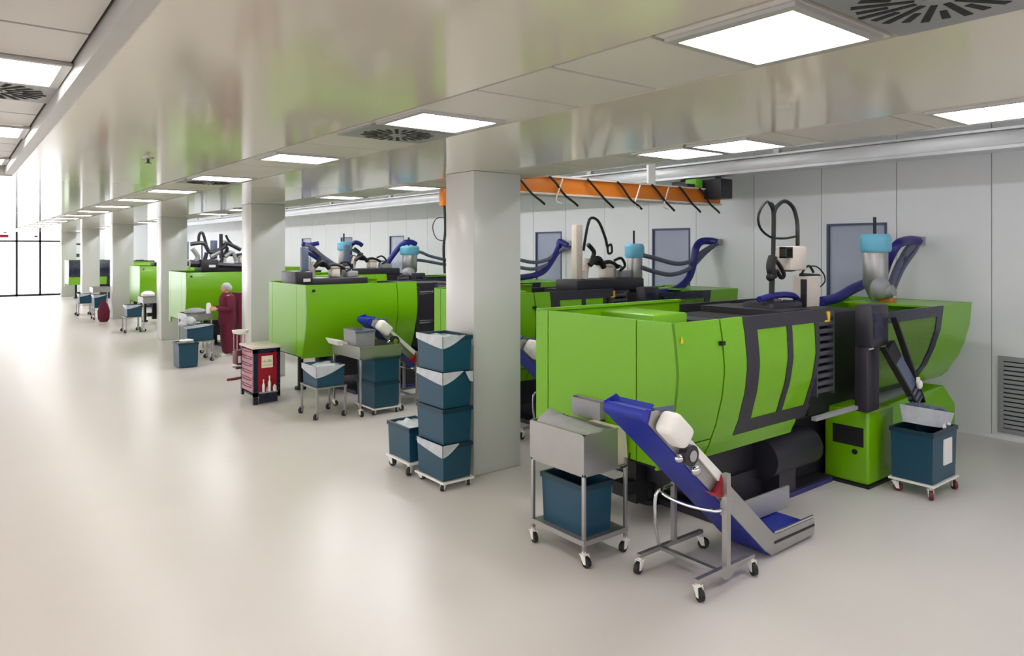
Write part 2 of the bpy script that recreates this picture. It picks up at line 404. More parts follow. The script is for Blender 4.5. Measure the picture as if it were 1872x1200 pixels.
def bin_(label, x0, x1, y0, y1, z0, z1, liner=None, group='teal storage bins', card=None, content=None):
    r = thing('storage_bin', label, 'bin', (x0, y0, z0), group)
    i = 0.018; tk = 0.010
    def rect(d, z): return [V((x0 + d, y0 + d, z)), V((x1 - d, y0 + d, z)), V((x1 - d, y1 - d, z)), V((x0 + d, y1 - d, z))]
    b = B(r); b.loft([rect(i, z0), rect(0.006, z1 - 0.002), rect(0.006 + tk, z1 - 0.002), rect(i + tk, z0 + 0.012)]); b.build('tub', 'teal', r)
    rm = B(r); d0 = 0.0
    rm.loft([rect(0.008, z1 - 0.045), rect(d0 - 0.004, z1 - 0.042), rect(d0 - 0.004, z1), rect(0.02, z1), rect(0.02, z1 - 0.004), rect(0.012, z1 - 0.006), rect(0.01, z1 - 0.045)], cap=False)
    rm.build('rim', 'tealdark', r)
    if liner:
        dz, fy, fx = liner      # drop at the near corner, share of the -x face and of the -y face it covers
        lb = B(r); o_ = 0.012
        ny = 8
        yl = [y0 - o_ + (y1 - y0) * fy * k / ny for k in range(ny + 1)]
        lo = [z1 - dz * (1 - 0.55 * (k / ny) ** 1.3) for k in range(ny + 1)]
        lb.prism([(yl[k], lo[k]) for k in range(ny + 1)] + [(yl[-1], z1 + 0.006), (yl[0], z1 + 0.006)], 'x', x0 - o_, x0 - o_ + 0.005)
        xl = [x0 - o_ + (x1 - x0) * fx * k / ny for k in range(ny + 1)]
        lo = [z1 - dz * max(0.02, (1 - (k / ny) ** 1.6)) for k in range(ny + 1)]
        lb.prism([(xl[k], lo[k]) for k in range(ny + 1)] + [(xl[-1], z1 + 0.006), (xl[0], z1 + 0.006)], 'y', y0 - o_, y0 - o_ + 0.005)
        lb.build('bag_liner', 'bag', r)
    if content:
        cb = B(r); nx = 7
        rows = []
        for a_ in range(nx):
            rows.append([V((x0 + 0.02 + (x1 - x0 - 0.04) * a_ / (nx - 1), y0 + 0.02 + (y1 - y0 - 0.04) * b_ / (nx - 1), z1 - 0.03 + content * noise.noise(V((a_ * 0.7 + x0 * 9, b_ * 0.7, z0 * 5))) + content * 0.3 * math.sin(math.pi * a_ / 6) * math.sin(math.pi * b_ / 6))) for b_ in range(nx)])
        top = [p for row in rows for p in row]; bot = [p - V((0, 0, 0.02)) for p in top]; N = nx * nx; fs = []
        for a_ in range(nx - 1):
            for b_ in range(nx - 1):
                k = a_ * nx + b_; fs.append([k, k + 1, k + nx + 1, k + nx]); fs.append([N + k, N + k + nx, N + k + nx + 1, N + k + 1])
        for k in range(nx - 1):
            for (p, q_) in ((k, k + 1), (N - nx + k, N - nx + k + 1), (k * nx, (k + 1) * nx), (k * nx + nx - 1, (k + 1) * nx + nx - 1)): fs.append([p, q_, q_ + N, p + N])
        cb.add(top + bot, fs); cb.build('bag_filling', 'bag', r)
    if card:
        a_, b_, c_, d_ = card
        B(r).box(a_, b_, y0 - 0.0, y0 + 0.012, c_, d_).build('label_card', 'white', r) if len(card) == 4 else None
    return r
def dolly(label, x0, x1, y0, y1, z, wheel='black', frame='white'):
    r = thing('bin_dolly', label, 'dolly', (x0, y0, 0), 'wheeled dollies')
    f = B(r); t_ = 0.022
    for (a_, b_, c_, d_) in ((x0, x1, y0, y0 + t_), (x0, x1, y1 - t_, y1), (x0, x0 + t_, y0 + t_, y1 - t_), (x1 - t_, x1, y0 + t_, y1 - t_)): f.box(a_, b_, c_, d_, z - t_, z - 0.001)
    f.build('frame', frame, r)
    q_ = min(0.045, (z - 0.03) / 2.0)
    for x, y, an in ((x0 + 0.04, y0 + 0.05, 0.6), (x1 - 0.04, y0 + 0.05, 0.9), (x0 + 0.04, y1 - 0.05, 1.9), (x1 - 0.04, y1 - 0.05, 0.3)): caster(r, x, y, z - t_ + 0.004, wheel, an, q_, frame)
    return r

# ------------------------------------------------------------------ injection moulding machine
PROF = [(0.17, 0.72), (0.10, 0.86), (0.03, 1.05), (-0.03, 1.3), (-0.05, 1.5), (-0.03, 1.72), (0.0, 1.91)]
PROF2 = [(0.26, 0.82), (0.15, 0.95), (0.04, 1.15), (-0.03, 1.35), (-0.08, 1.55), (-0.10, 1.82)]
def prof(z, P=PROF):
    if z <= P[0][1]: return P[0][0]
    for (a_, za), (b_, zb) in zip(P, P[1:]):
        if z <= zb:
            t_ = (z - za) / (zb - za); t_ = t_ * t_ * (3 - 2 * t_) * 0.35 + t_ * 0.65
            return a_ + (b_ - a_) * t_
    return P[-1][0]
def sheet(b, z0, z1, xl, xr, P=PROF, th=0.028, out=0.0, n=14, nx=1):
    """a curved plate lying on the front profile between heights z0 and z1"""
    fl = xl if callable(xl) else (lambda z: xl); fr_ = xr if callable(xr) else (lambda z: xr)
    rings = []
    for k in range(n + 1):
        z = z0 + (z1 - z0) * k / n; y = prof(z, P) - out
        rings.append([V((fl(z), y, z)), V((fr_(z), y, z)), V((fr_(z), y + th, z)), V((fl(z), y + th, z))])
    b.loft(rings); return b
def machine(label, loc, front='window', group='green moulding machines'):
    r = thing('moulding_machine', label, 'moulding machine', loc, group)
    L = 5.68; D = 1.67; o = (0, 0, 0)
    def P_(name, m, b, par=r): return b.build(name, m, par)
    # base, under-carriage
    P_('base_skid', 'dark', B().box(1.0, 3.0, 0.32, 1.45, 0.0, 0.06).box(3.0, 5.3, 0.5, 1.45, 0.0, 0.06))
    P_('skid_edge', 'skirt', B().box(1.0, 3.0, 0.30, 0.32, 0.0, 0.05))
    P_('bed', 'dark', B().box(0.75, 5.2, 0.55, 1.4, 0.3, 0.72).box(1.25, 5.2, 0.5, 1.4, 0.06, 0.3))
    P_('pump_motor', 'dark', B().tube([(1.9, 0.47, 0.4), (2.75, 0.47, 0.4)], 0.2, n=24, sm=0).box(2.0, 2.3, 0.32, 0.6, 0.06, 0.3))
    P_('support_leg', 'black', B().box(0.45, 0.9, 0.95, 1.1, 0.2, 0.32).box(0.62, 0.78, 0.95, 1.1, 0.1, 0.74))
    P_('foot', 'black', B().cyl((0.98, 1.1, 0.0), (0.98, 1.1, 0.05), 0.11).cyl((0.98, 1.1, 0.05), (0.98, 1.1, 0.30), 0.05))
    P_('foot', 'black', B().cyl((0.45, 1.35, 0.0), (0.45, 1.35, 0.05), 0.10).cyl((0.45, 1.35, 0.05), (0.45, 1.35, 0.74), 0.05))
    # end panels
    def ep(y0, y1, z0, z1, follow=False):
        b = B()
        if follow:
            zs = [z0 + (z1 - z0) * k / 12 for k in range(13)]
            b.prism([(prof(z) + 0.002, z) for z in zs] + [(y1, z1), (y1, z0)], 'x', 0.0, 0.03)
        else: b.prism([(y0, z0), (y1, z0), (y1, z1), (y0, z1)], 'x', 0.0, 0.03)
        return b
    P_('corner_panel', 'green', ep(0, 0.385, 0.75, 1.91, True)); P_('end_panel', 'green', ep(0.397, 1.49, 0.75, 1.91)); P_('end_strip', 'green', ep(1.502, D, 0.62, 1.91))
    P_('top_trim', 'green', B().box(0.03, 0.06, 0.05, D, 1.86, 1.905).box(0.0, 2.1, D - 0.06, D, 1.895, 1.92))
    P_('liner', 'black', B().box(0.035, 0.045, 0.2, D - 0.02, 0.72, 1.84))
    # front panels
    if front == 'window':
        P_('front_panel', 'green', sheet(B(), 0.905, 1.91, 0.0, 0.572)); P_('lower_panel', 'green', sheet(B(), 0.72, 0.893, 0.0, 0.572, n=4))
        d_ = P_('sliding_door', 'green', sheet(sheet(B(), 0.72, 0.87, 0.592, lambda z: 1.95 - (z - 0.72) * 0.2, n=4), 0.87, 1.91, 0.592, 0.90))
        f = B(); sheet(f, 0.872, 1.91, 0.902, 1.09, out=0.004); sheet(f, 1.79, 1.91, 1.09, 2.32, out=0.004, n=4)
        sheet(f, 0.872, 1.0, 1.09, 2.08, out=0.004, n=4); sheet(f, 1.0, 1.79, lambda z: 1.50 + (z - 1) * 0.08, lambda z: 1.585 + (z - 1) * 0.08, out=0.004)
        sheet(f, 1.0, 1.79, lambda z: 1.97 + (z - 1) * 0.10, lambda z: 2.04 + (z - 1) * 0.10, out=0.004)
        P_('door_frame', 'dark', f, d_)
        P_('door_pane', 'green_pane', sheet(B(), 1.0, 1.79, 1.09, lambda z: 1.50 + (z - 1) * 0.08, th=0.012, out=-0.004), d_)
        P_('door_pane', 'green_pane', sheet(B(), 1.0, 1.79, lambda z: 1.585 + (z - 1) * 0.08, lambda z: 1.97 + (z - 1) * 0.10, th=0.012, out=-0.004), d_)
        P_('door_marker', 'yellow', B().box(2.29, 2.32, -0.03, 0.0, 1.79, 1.88).box(2.23, 2.32, -0.03, 0.0, 1.785, 1.80), d_)
        P_('latch', 'black', B().box(0.53, 0.575, -0.065, -0.03, 1.70, 1.735), r)
        P_('warning_sticker', 'yellow', B().prism([(0.035, 1.755), (0.07, 1.755), (0.0525, 1.81)], 'y', -0.035, -0.027))
        P_('seam_backing', 'black', sheet(B(), 0.74, 1.88, 0.05, 0.9, th=0.01, out=-0.032))
    else:
        top = 'green' if front == 'plain' else 'navy'
        P_('front_panel', top, sheet(B(), 1.12 if front == 'dark' else 0.72, 1.91, 0.0 if front == 'dark' else 0.0, 1.62))
        if front == 'dark': P_('lower_panel', 'green', sheet(B(), 0.72, 1.10, 0.0, 1.62, n=5))
        P_('sliding_door', top, sheet(B(), 0.72, 1.91, 1.632, lambda z: 2.02 - abs(z - 1.91) * 0.02 if z > 1.2 else 2.0))
        P_('latch', 'black', B().box(0.1, 0.14, -0.04, -0.02, 1.80, 1.84))
        P_('seam_backing', 'black', sheet(B(), 0.74, 1.88, 0.1, 1.9, th=0.01, out=-0.032))
    P_('back_panel', 'green', B().box(0.03, 2.1, D - 0.04, D, 0.7, 1.895)); P_('back_cover', 'dark', B().box(2.1, 4.1, D - 0.06, D, 0.7, 1.86))
    P_('door_rail', 'grey', B().box(2.08, 3.05, -0.02, 0.03, 0.84, 0.875))
    # clamp unit inside
    P_('clamp_cover', 'green', B().box(0.75, 1.25, 0.85, 1.55, 1.3, 1.87, 0.02).box(0.45, 0.75, 0.5, 1.2, 1.3, 1.7, 0.02))
    tb = B()
    for y in (0.45, 1.25):
        for z in (1.15, 1.68): tb.cyl((0.5, y, z), (3.3, y, z), 0.06)
    P_('tie_bars', 'chrome', tb)
    P_('platen', 'dark', B().box(1.3, 1.6, 0.3, 1.5, 0.75, 1.80, 0.02)); P_('platen', 'dark', B().box(2.75, 3.35, 0.5, 1.5, 0.72, 1.84, 0.02))
    P_('clamp_cylinder', 'black', B().tube([(0.5, 0.85, 1.4), (1.4, 0.85, 1.4)], 0.24, n=24, sm=0).box(1.6, 2.1, 0.45, 1.35, 1.72, 1.8).box(1.7, 2.7, 0.5, 1.0, 1.62, 1.7))
    bl = B().box(2.64, 2.66, 0.28, 0.355, 0.95, 1.83).box(2.98, 3.0, 0.28, 0.355, 0.95, 1.83)
    for k in range(11): bl.box(2.66, 2.98, 0.28, 0.355, 0.98 + k * 0.078, 1.025 + k * 0.078, 0.008)
    P_('bellows', 'slatedark', bl)
    bl = B().box(2.18, 2.70, 0.40, 1.4, 0.72, 1.86); bl.box(2.10, 2.18, 0.15, 0.4, 0.85, 1.80, 0.01)
    P_('clamp_shroud', 'dark', bl)
    # control side
    P_('control_cabinet', 'dark', B().box(2.90, 3.16, -0.12, 0.02, 0.82, 1.50, 0.015).box(2.86, 3.24, -0.18, 0.0, 1.49, 1.92, 0.025))
    P_('control_screen', 'navy', B().box(2.9, 3.12, -0.186, -0.175, 1.58, 1.84))
    P_('cabinet_label', 'white', B().box(2.92, 3.02, -0.126, -0.118, 1.462, 1.478))
    P_('inner_cover', 'black', B().box(2.62, 3.85, 0.36, 1.44, 0.73, 1.80, 0.02))
    ch = B()
    A0, A1 = V((3.18, -0.2, 1.48)), V((3.5, -0.36, 0.9)); dirn = (A1 - A0).normalized(); nrm = V((0.87, 0.2, 0.45)).normalized()
    side = dirn.cross(V((0, -1, 0.2))).normalized()
    def slab(b, c0, c1, w_, t_):
        dd = (c1 - c0).normalized(); sd = dd.cross(V((0, -1, 0.1))).normalized(); nn = dd.cross(sd).normalized()
        b.loft([[c + sd * w_ * i_ + nn * t_ * j_ for i_, j_ in ((-1, -1), (1, -1), (1, 1), (-1, 1))] for c in (c0, c1)])
    slab(ch, A0, A1, 0.105, 0.02); pc = P_('parts_chute', 'slate', ch)
    for k in range(3):
        rb = B(); c0 = A0 + (A1 - A0) * (0.76 + 0.09 * k); slab(rb, c0, c0 + dirn * 0.022, 0.108, 0.026); P_('chute_rib', 'black', rb, pc)
    rb = B(); slab(rb, A0 + V((-0.01, -.01, 0.02)), A0 + (A1 - A0) * 0.25, 0.09, 0.026)
    P_('chute_head', 'black', rb, pc)
    sr = B(); slab(sr, A0 + V((0.09, -0.01, 0.30)), A1 + V((0.10, 0, -0.02)), 0.012, 0.03); slab(sr, A0 + V((-0.12, 0, 0.0)), A1 + V((-0.10, 0, 0)), 0.014, 0.03)
    P_('chute_rail', 'black', sr, pc)
    P_('chute_clamp', 'white', B().ball((3.5, -0.37, 1.08), (0.035, 0.03, 0.05)).box(3.44, 3.47, -0.39, -0.36, 1.10, 1.16, 0.005), pc)
    # green leg box
    lg = B(); x0, x1, y0, y1 = 3.04, 3.62, -0.06, 0.42
    lg.box(x0, x1, y0, y1, 0.03, 0.80, 0.03, 3); P_('leg_cabinet', 'green', lg)
    P_('leg_slot', 'hole', B().box(x0 - 0.003, x0 + 0.02, y0 + 0.05, y1 - 0.1, 0.42, 0.62)); P_('leg_lock', 'black', B().cyl((x0 - 0.012, y0 + 0.14, 0.36), (x0 + 0.01, y0 + 0.14, 0.36), 0.028))
    P_('leg_plinth', 'black', B().box(x0 - 0.01, x1, y0 - 0.01, y1, 0.0, 0.03))
    # injection unit
    xe = lambda z: 4.66 - (1.80 - z) * 0.10
    cv = B(); sheet(cv, 0.84, 1.82, lambda z: xe(z) + 0.14, lambda z: L - 0.5 * max(0, 1.15 - z) ** 1.3, P=PROF2)
    P_('injection_cover', 'green', cv)
    fr_ = B(); sheet(fr_, 0.84, 1.82, lambda z: xe(z), lambda z: xe(z) + 0.15, P=PROF2, out=0.006); sheet(fr_, 1.70, 1.82, 3.35, lambda z: xe(z), P=PROF2, out=0.006, n=3)
    sheet(fr_, 0.84, 0.92, 3.35, lambda z: xe(z), P=PROF2, out=0.006, n=3)
    wf = P_('window_frame', 'navy', fr_)
    P_('window_pane', 'clear_pane', sheet(B(), 0.92, 1.70, 3.35, lambda z: xe(z), P=PROF2, th=0.01, out=-0.006), wf)
    zs = [0.84 + 0.98 * k / 12 for k in range(13)]
    P_('end_cap', 'green', B().prism([(prof(z, PROF2) + 0.005, z) for z in zs] + [(1.5, 1.82), (1.5, 0.84)], 'x', L - 0.04, L - 0.01))
    P_('top_plate', 'green', B().box(4.62, L - 0.01, -0.06, 1.0, 1.795, 1.815)); P_('rear_panel', 'green', B().box(3.6, L - 0.01, 1.46, 1.5, 0.7, 1.80))
    P_('barrel', 'slate', B().tube([(3.4, 0.8, 1.32), (4.5, 0.8, 1.32)], 0.17, n=24, sm=0).box(4.0, 4.6, 0.35, 0.9, 1.1, 1.38, 0.06))
    lc = B(); lc.loft([[V((x, y, z)) for x, y, z in ((3.64, 0.0, zb), (5.42, 0.0, zb), (5.42, 1.3, zb), (3.64, 1.3, zb))] for zb in (0.12, 0.56)])
    lc.loft([[V(p) for p in ((3.64, 0.0, 0.56), (5.42, 0.0, 0.56), (5.42, 1.3, 0.56), (3.64, 1.3, 0.56))], [V(p) for p in ((3.75, 0.18, 0.70), (5.28, 0.08, 0.79), (5.2, 1.3, 0.79), (3.75, 1.3, 0.70))]])
    P_('lower_cover', 'green', lc)
    P_('lower_trim', 'grey', B().prism([(3.76, 0.703), (5.1, 0.782), (5.1, 0.788), (3.76, 0.709)], 'y', 0.25, 0.9))
    P_('cooling_hose', 'black', B().tube([(5.42, 0.12, 0.62), (5.50, 0.1, 0.55), (5.54, 0.08, 0.3), (5.50, 0.06, 0.08), (5.46, 0.05, 0.05), (5.44, 0.1, 0.2)], 0.03))
    P_('hose_valve', 'chrome', B().cyl((5.42, 0.04, 0.25), (5.48, 0.04, 0.25), 0.05))
    return r

M1 = machine('large green machine at right with black framed double door panes', (4.44, 3.6, 0), 'window')
M3 = machine('green machine with plain front between the two nearest columns', (4.44, 10.94, 0), 'plain')
m2 = clone(M1, (5.58, 7.27, 0), 'green machine half hidden behind the large near machine'); m2.scale.x = 0.87
m5 = clone(M3, (4.44, 18.28, 0), 'green machine behind the person, left of the second column')
m7 = clone(M3, (4.80, 25.5, 0), 'green machine seen in the gap left of the third column'); m7.scale.x = 0.93
m4 = clone(M3, (6.3, 14.6, 0), 'dark topped machine hidden behind the green plain fronted one'); m4.scale.x = 0.76
machine('distant machine with navy front panel beside the bright far doors', (4.5, 40.2, 0), 'dark')
m6 = clone(M3, (5.6, 32.9, 0), 'distant machine showing as a dark strip behind the fourth column'); m6.scale.x = 0.88

# ------------------------------------------------------------------ robots and hoppers standing on the machines
def near_robot():
    Y = 4.35; q = lambda x, y, d=0: on_y(x, y, Y + d)
    b = q(1410, 575)
    r = thing('handling_robot', 'robot with tall black cable loops on the large near machine', 'robot', (b.x, Y, 1.7), 'handling robots')
    B(r).box(b.x - 0.25, b.x + 0.62, Y - 0.2, Y + 0.35, 1.66, 1.80, 0.02).box(b.x - 0.12, b.x + 0.5, Y - 0.1, Y + 0.3, 1.80, 1.92, 0.05).build('base', 'dark', r)
    B(r).tube([q(1388, 548), q(1420, 540), q(1450, 541), q(1462, 556)], 0.035, n=10).build('cable_duct', 'hose', r)
    B(r).tube([q(1410, 578), q(1411, 520), q(1412, 505)], 0.03).tube([q(1412, 505), q(1414, 440), q(1414, 385), q(1408, 372)], 0.024).build('mast', 'black', r)
    B(r).tube([q(1413, 470), q(1409, 488), q(1413, 508)], 0.05).ball(q(1408, 507), 0.045).build('mast_joint', 'black', r)
    B(r).tube([q(1414, 395), q(1420, 378, .05), q(1435, 368, .08), q(1450, 380, .08), q(1457, 405, .05), q(1458, 430), q(1458, 458)], 0.022).build('supply_cable', 'black', r)
    B(r).tube([q(1412, 385), q(1404, 369, -.05), q(1392, 380, -.08), q(1386, 400, -.08), q(1392, 420, -.05), q(1410, 434), q(1435, 436), q(1456, 432)], 0.013).build('cable_loop', 'black', r)
    B(r).tube([q(1462, 490), q(1490, 487), q(1505, 500), q(1508, 514), q(1500, 524), q(1488, 530)], 0.008).build('cable_loop', 'black', r)
    a0, a1 = q(1430, 495), q(1461, 450)
    B(r).box(a0.x, a1.x, Y - 0.1, Y + 0.12, a0.z, a1.z, 0.03).build('drive_housing', 'ivory', r)
    a0, a1 = q(1417, 472), q(1431, 452)
    f = B(r)
    for w_ in ((a0.x, a1.x, a1.z - .015, a1.z), (a0.x, a1.x, a0.z, a0.z + .015), (a0.x, a0.x + .015, a0.z, a1.z), (a1.x - .015, a1.x, a0.z, a1.z)): f.box(w_[0], w_[1], Y - 0.12, Y - 0.05, w_[2], w_[3])
    f.build('gripper_frame', 'black', r)
    B(r).tube([q(1416, 475), q(1425, 485), q(1433, 502), q(1428, 508), q(1420, 495)], 0.022).tube([q(1432, 494), q(1450, 494), q(1462, 488), q(1467, 480), q(1461, 462)], 0.016).tube([q(1464, 503), q(1480, 504), q(1497, 505)], 0.024).tube([q(1466, 500), q(1472, 490), q(1480, 487), q(1487, 498)], 0.014).build('gripper_arm', 'black', r)
    B(r).tube([q(1403, 570), q(1405, 555), q(1402, 548)], 0.01).tube([q(1432, 573), q(1440, 560), q(1443, 552), q(1430, 548)], 0.009).build('air_line', 'chrome', r)
    p0, p1 = q(1459, 575), q(1487, 508)
    cpost = B(r); cpost.loft([[V((x + s_, y, z)) for x, y in ((p0.x + .01, Y - .08), (p1.x - .02, Y - .08), (p1.x - .02, Y + .08), (p0.x + .01, Y + .08))] for z, s_ in ((1.8, 0.0), (2.18, 0.03))])
    cpost.build('column', 'ivory', r)
    a0 = q(1460, 520)
    B(r).box(a0.x - 0.03, a0.x, Y - 0.1, Y - 0.04, 1.8, 2.15).build('column_rail', 'black', r)
    return r
near_robot()

def robot(label, x, y, z=1.82, tall=True, group='handling robots', cm='ivory'):
    """white columned robot with dark beam, black gripper arms and a hanging cable"""
    r = thing('handling_robot', label, 'robot', (x, y, z), group)
    B().box(-0.75, 0.75, -0.25, 0.25, -0.02, 0.18, 0.03).build('beam', 'dark', r)
    B().box(-0.58, -0.45, -0.06, 0.06, 0.18, 1.02 if tall else 0.8, 0.015).build('column', cm, r)
    B().tube([(-0.36, 0, 0.3), (-0.3, 0, 0.5), (-0.36, 0, 0.18)], 0.05).build('base_cover', 'ivory', r)
    B().box(0.02, 0.22, -0.1, 0.1, 0.18, 0.38, 0.04).box(-0.02, 0.26, -0.12, 0.12, 0.36, 0.44, 0.03).build('base_cover', 'ivory', r)
    if tall: B().tube([(-0.38, 0, 0.62), (-0.34, -0.05, 1.0), (-0.26, -0.05, 1.13), (-0.1, -0.05, 1.08), (0.04, -0.05, 0.85), (0.1, -0.05, 0.68)], 0.022).tube([(0.1, -0.05, 0.68), (0.18, -0.05, 0.72), (0.2, -0.05, 0.6), (0.12, -0.05, 0.58), (0.1, -0.05, 0.7)], 0.018).build('supply_cable', 'black', r)
    B().tube([(-0.38, -0.1, 0.72), (-0.25, -0.1, 0.6), (-0.28, -0.1, 0.46), (-0.1, -0.1, 0.42), (0.1, -0.1, 0.44), (0.3, -0.1, 0.36)], 0.035).tube([(-0.36, -0.12, 0.4), (-0.2, -0.14, 0.5), (-0.05, -0.12, 0.36)], 0.045).tube([(0.2, -0.1, 0.46), (0.32, -0.14, 0.5), (0.45, -0.1, 0.38), (0.34, -0.1, 0.3)], 0.022).build('gripper_arm', 'black', r)
    B().tube([(0.3, 0, 0.18), (0.34, 0, 0.34), (0.46, 0, 0.36), (0.5, 0, 0.2)], 0.025).box(0.36, 0.6, -0.12, 0.1, 0.18, 0.30, 0.02).build('gear_housing', 'grey', r)
    return r
RB = robot('white columned robot on the machine behind the large near one', 7.6, 8.05)
RB.location = (8.12, 8.05, 1.84)
r3 = robot('black armed robot on the plain fronted machine, right of the second column', 5.2, 11.8, 1.84, False, cm='slate'); r3.scale = (0.85, 1, 0.85)
B().box(-0.86, -0.5, -0.35, 0.3, 0.0, 0.32, 0.03).build('power_box', 'dark', r3)
B().box(-0.70, -0.56, -0.36, -0.35, 0.12, 0.18).build('box_label', 'white', r3)
r4 = clone(r3, (7.75, 15.4, 1.86), 'robot between the two cyan lidded hoppers'); r4.scale = (1.0, 1, 0.9)
r5 = clone(r3, (5.9, 19.1, 1.9), 'robot with sloping black arms above the person'); r5.scale = (1.15, 1, 1.0)
r7 = clone(RB, (6.0, 26.3, 1.9), 'small distant robot left of the third column'); r7.scale = (0.9, 1, 0.7)
# sloping arms and cable hoops of the robot above the person
g5 = thing('cable_gantry', 'dark gantry of hooped cables over the machine behind the person', 'cable gantry', (5.5, 18.9, 1.95))
q = lambda x, y: on_y(x, y, 18.9)
B(g5).tube([q(348, 447), q(372, 445), q(385, 462), q(410, 452), q(415, 445), q(440, 457)], 0.05).tube([q(405, 484), q(404, 450)], 0.05, sm=0).tube([q(372, 484), q(378, 462)], 0.05, sm=0).tube([q(347, 482), q(440, 487)], 0.09, sm=0).build('beam', 'dark', g5)
B(g5).tube([q(363, 446), q(364, 430), q(370, 426), q(375, 440), q(380, 460)], 0.035).tube([q(404, 450), q(404, 428)], 0.045, sm=0).tube([q(413, 430), q(418, 440), q(432, 455)], 0.03).build('cable_hoop', 'black', g5)
B(g5).tube([q(352, 455), q(362, 470), q(356, 480)], 0.06).build('drive_unit', 'grey', g5)
B(g5).tube([q(385, 470), q(402, 460)], 0.06, sm=0).build('drive_unit', 'grey', g5)
B(g5).tube([q(412, 470), q(425, 462), q(432, 478)], 0.05).build('drive_unit', 'grey', g5); B(g5).tube([q(388, 478), q(402, 474)], 0.04).build('drive_unit', 'ivory', g5)

def hopper(label, x, y, z, lid_r=0.19, group='material hoppers', h=0.85, square=False):
    r = thing('material_hopper', label, 'hopper', (x, y, z), group)
    B().lathe([(0.06, 0.0), (0.14, 0.18), (0.15, 0.2), (0.15, h - 0.24), (0.145, h - 0.22)], (0, 0, 0)).build('cylinder', 'steel', r)
    B().lathe([(lid_r * 0.9, h - 0.23), (lid_r, h - 0.2), (lid_r, h - 0.04), (lid_r * 0.85, h), (0.02, h + 0.005)], (0, 0, 0)).build('lid', 'cyan', r)
    B().cyl((-0.02, 0, h), (-0.02, 0, h + 0.22), 0.02).build('sensor_rod', 'black', r)
    B().ball((-0.08, -0.1, 0.16), (0.14, 0.12, 0.14)).cyl((-0.08, -0.1, 0.1), (-0.08, -0.26, 0.14), 0.07).build('blower', 'grey', r)
    B().box(-0.02, 0.14, -0.2, -0.04, -0.06, 0.03, 0.01).build('loader_foot', 'orange', r)
    return r
HP = hopper('steel hopper with cyan lid beside the window on the large near machine', 9.38, 4.35, 1.83)
hh = on_y(1160, 545, 8.07)
h2 = clone(HP, (hh.x, 8.07, 1.72), 'slim hopper with oval cyan lid between the two right hand windows'); h2.scale = (0.85, 0.85, 1.0)
h4 = clone(HP, (8.9, 15.4, 1.75), 'hopper with cyan lid just left of the near column'); h4.scale = (1.25, 1.25, 0.95)
h5 = clone(HP, (8.95, 19.2, 1.75), 'distant hopper with blue lid above the plain fronted green machine'); h5.scale = (1.1, 1.1, 1.1)

def hoses(label, x, y, wy, z0, blue, greys, group='blue hose bundles', bracket=True):
    r = thing('hose_bundle', label, 'hose', (x, y, z0), group)
    cl_ = lambda P: [V((min(V(p).x, XW - 0.11), V(p).y, V(p).z)) for p in P]
    blue = cl_(blue); greys = [cl_(g_) for g_ in greys]
    B(r).tube(blue, 0.065, n=12, sm=8).build('blue_hose', 'hose', r)
    for gpts in greys: B(r).tube(gpts, 0.038, n=10, sm=8).build('grey_hose', 'greyhose', r)
    if bracket: B(r).box(XW - 0.12, XW - 0.003, wy - 0.06, wy + 0.06, 2.55, 2.66, 0.01).build('wall_bracket', 'grey', r)
    return r
def bundle(label, hx, hy, wy):
    hoses(label, hx, hy, wy, 1.9,
          [(hx - 0.9, hy + 0.1, 1.86), (hx - 0.45, hy + 0.12, 1.92), (hx - 0.1, hy + 0.22, 2.05), (hx + 0.25, hy + 0.25, 2.2), (hx + 0.6, wy, 2.55), (hx + 1.0, wy, 2.64), (XW - 0.1, wy, 2.6)],
          [[(XW - 0.1, wy, 2.6), (XW - 0.45, wy, 2.5), (hx + 0.62, hy + 0.1, 2.2), (hx + 0.35, hy, 1.9)],
           [(XW - 0.1, wy + 0.06, 2.62), (XW - 0.3, wy, 2.5), (hx + 0.8, hy + 0.1, 2.15), (hx + 0.55, hy, 1.86)]])
q = lambda x, y, d=0: on_y(x, y, 4.4 + d)
hoses('blue and grey hoses rising to the wall beside the right hand hopper', 9.4, 4.4, 4.38, 1.9,
      [q(1500, 552, .3), q(1530, 545, .3), q(1560, 528, .3), q(1590, 515, .3), q(1612, 505, .25), q(1624, 475, .1), q(1640, 448), q(1660, 440), q(1682, 441, -.02), V((XW - 0.1, 4.4, 2.6))],
      [[q(1692, 444, -.02), q(1672, 458), q(1650, 490), q(1634, 525), q(1622, 552)], [q(1674, 441), q(1655, 460), q(1638, 500), q(1621, 542)], [q(1688, 442), q(1668, 452), q(1645, 478), q(1628, 520), q(1624, 550)]])
q = lambda x, y, d=0: on_y(x, y, 7.95 + d)
hoses('blue and dark hoses drooping to the wall corner beside the oval cyan lid', 8.9, 8.0, 7.75, 1.9,
      [q(1165, 545), q(1200, 537), q(1235, 530), q(1258, 510), q(1268, 480), q(1272, 455), q(1282, 442), q(1300, 441, -.1), V((XW - 0.1, 7.72, 2.6))],
      [[q(1172, 466), q(1200, 473), q(1235, 482), q(1262, 478), q(1285, 460), V((XW - 0.1, 7.7, 2.6))], [q(1172, 489), q(1200, 498), q(1230, 502), q(1262, 490), q(1290, 462), V((XW - 0.1, 7.74, 2.58))]])
q = lambda x, y, d=0: on_y(x, y, 11.9 + d)
hoses('blue hose rising past the window just right of the near column', 9.0, 11.9, 11.6, 1.9,
      [q(945, 508), q(975, 504), q(995, 495), q(1010, 475), q(1020, 455), q(1031, 442), q(1044, 444, -.1), V((XW - 0.1, 11.6, 2.55))],
      [[q(945, 474), q(975, 480), q(1000, 475), q(1018, 462), V((XW - 0.1, 11.65, 2.55))], [q(945, 488), q(975, 492), q(1004, 482), q(1022, 462), V((XW - 0.1, 11.6, 2.5))]])
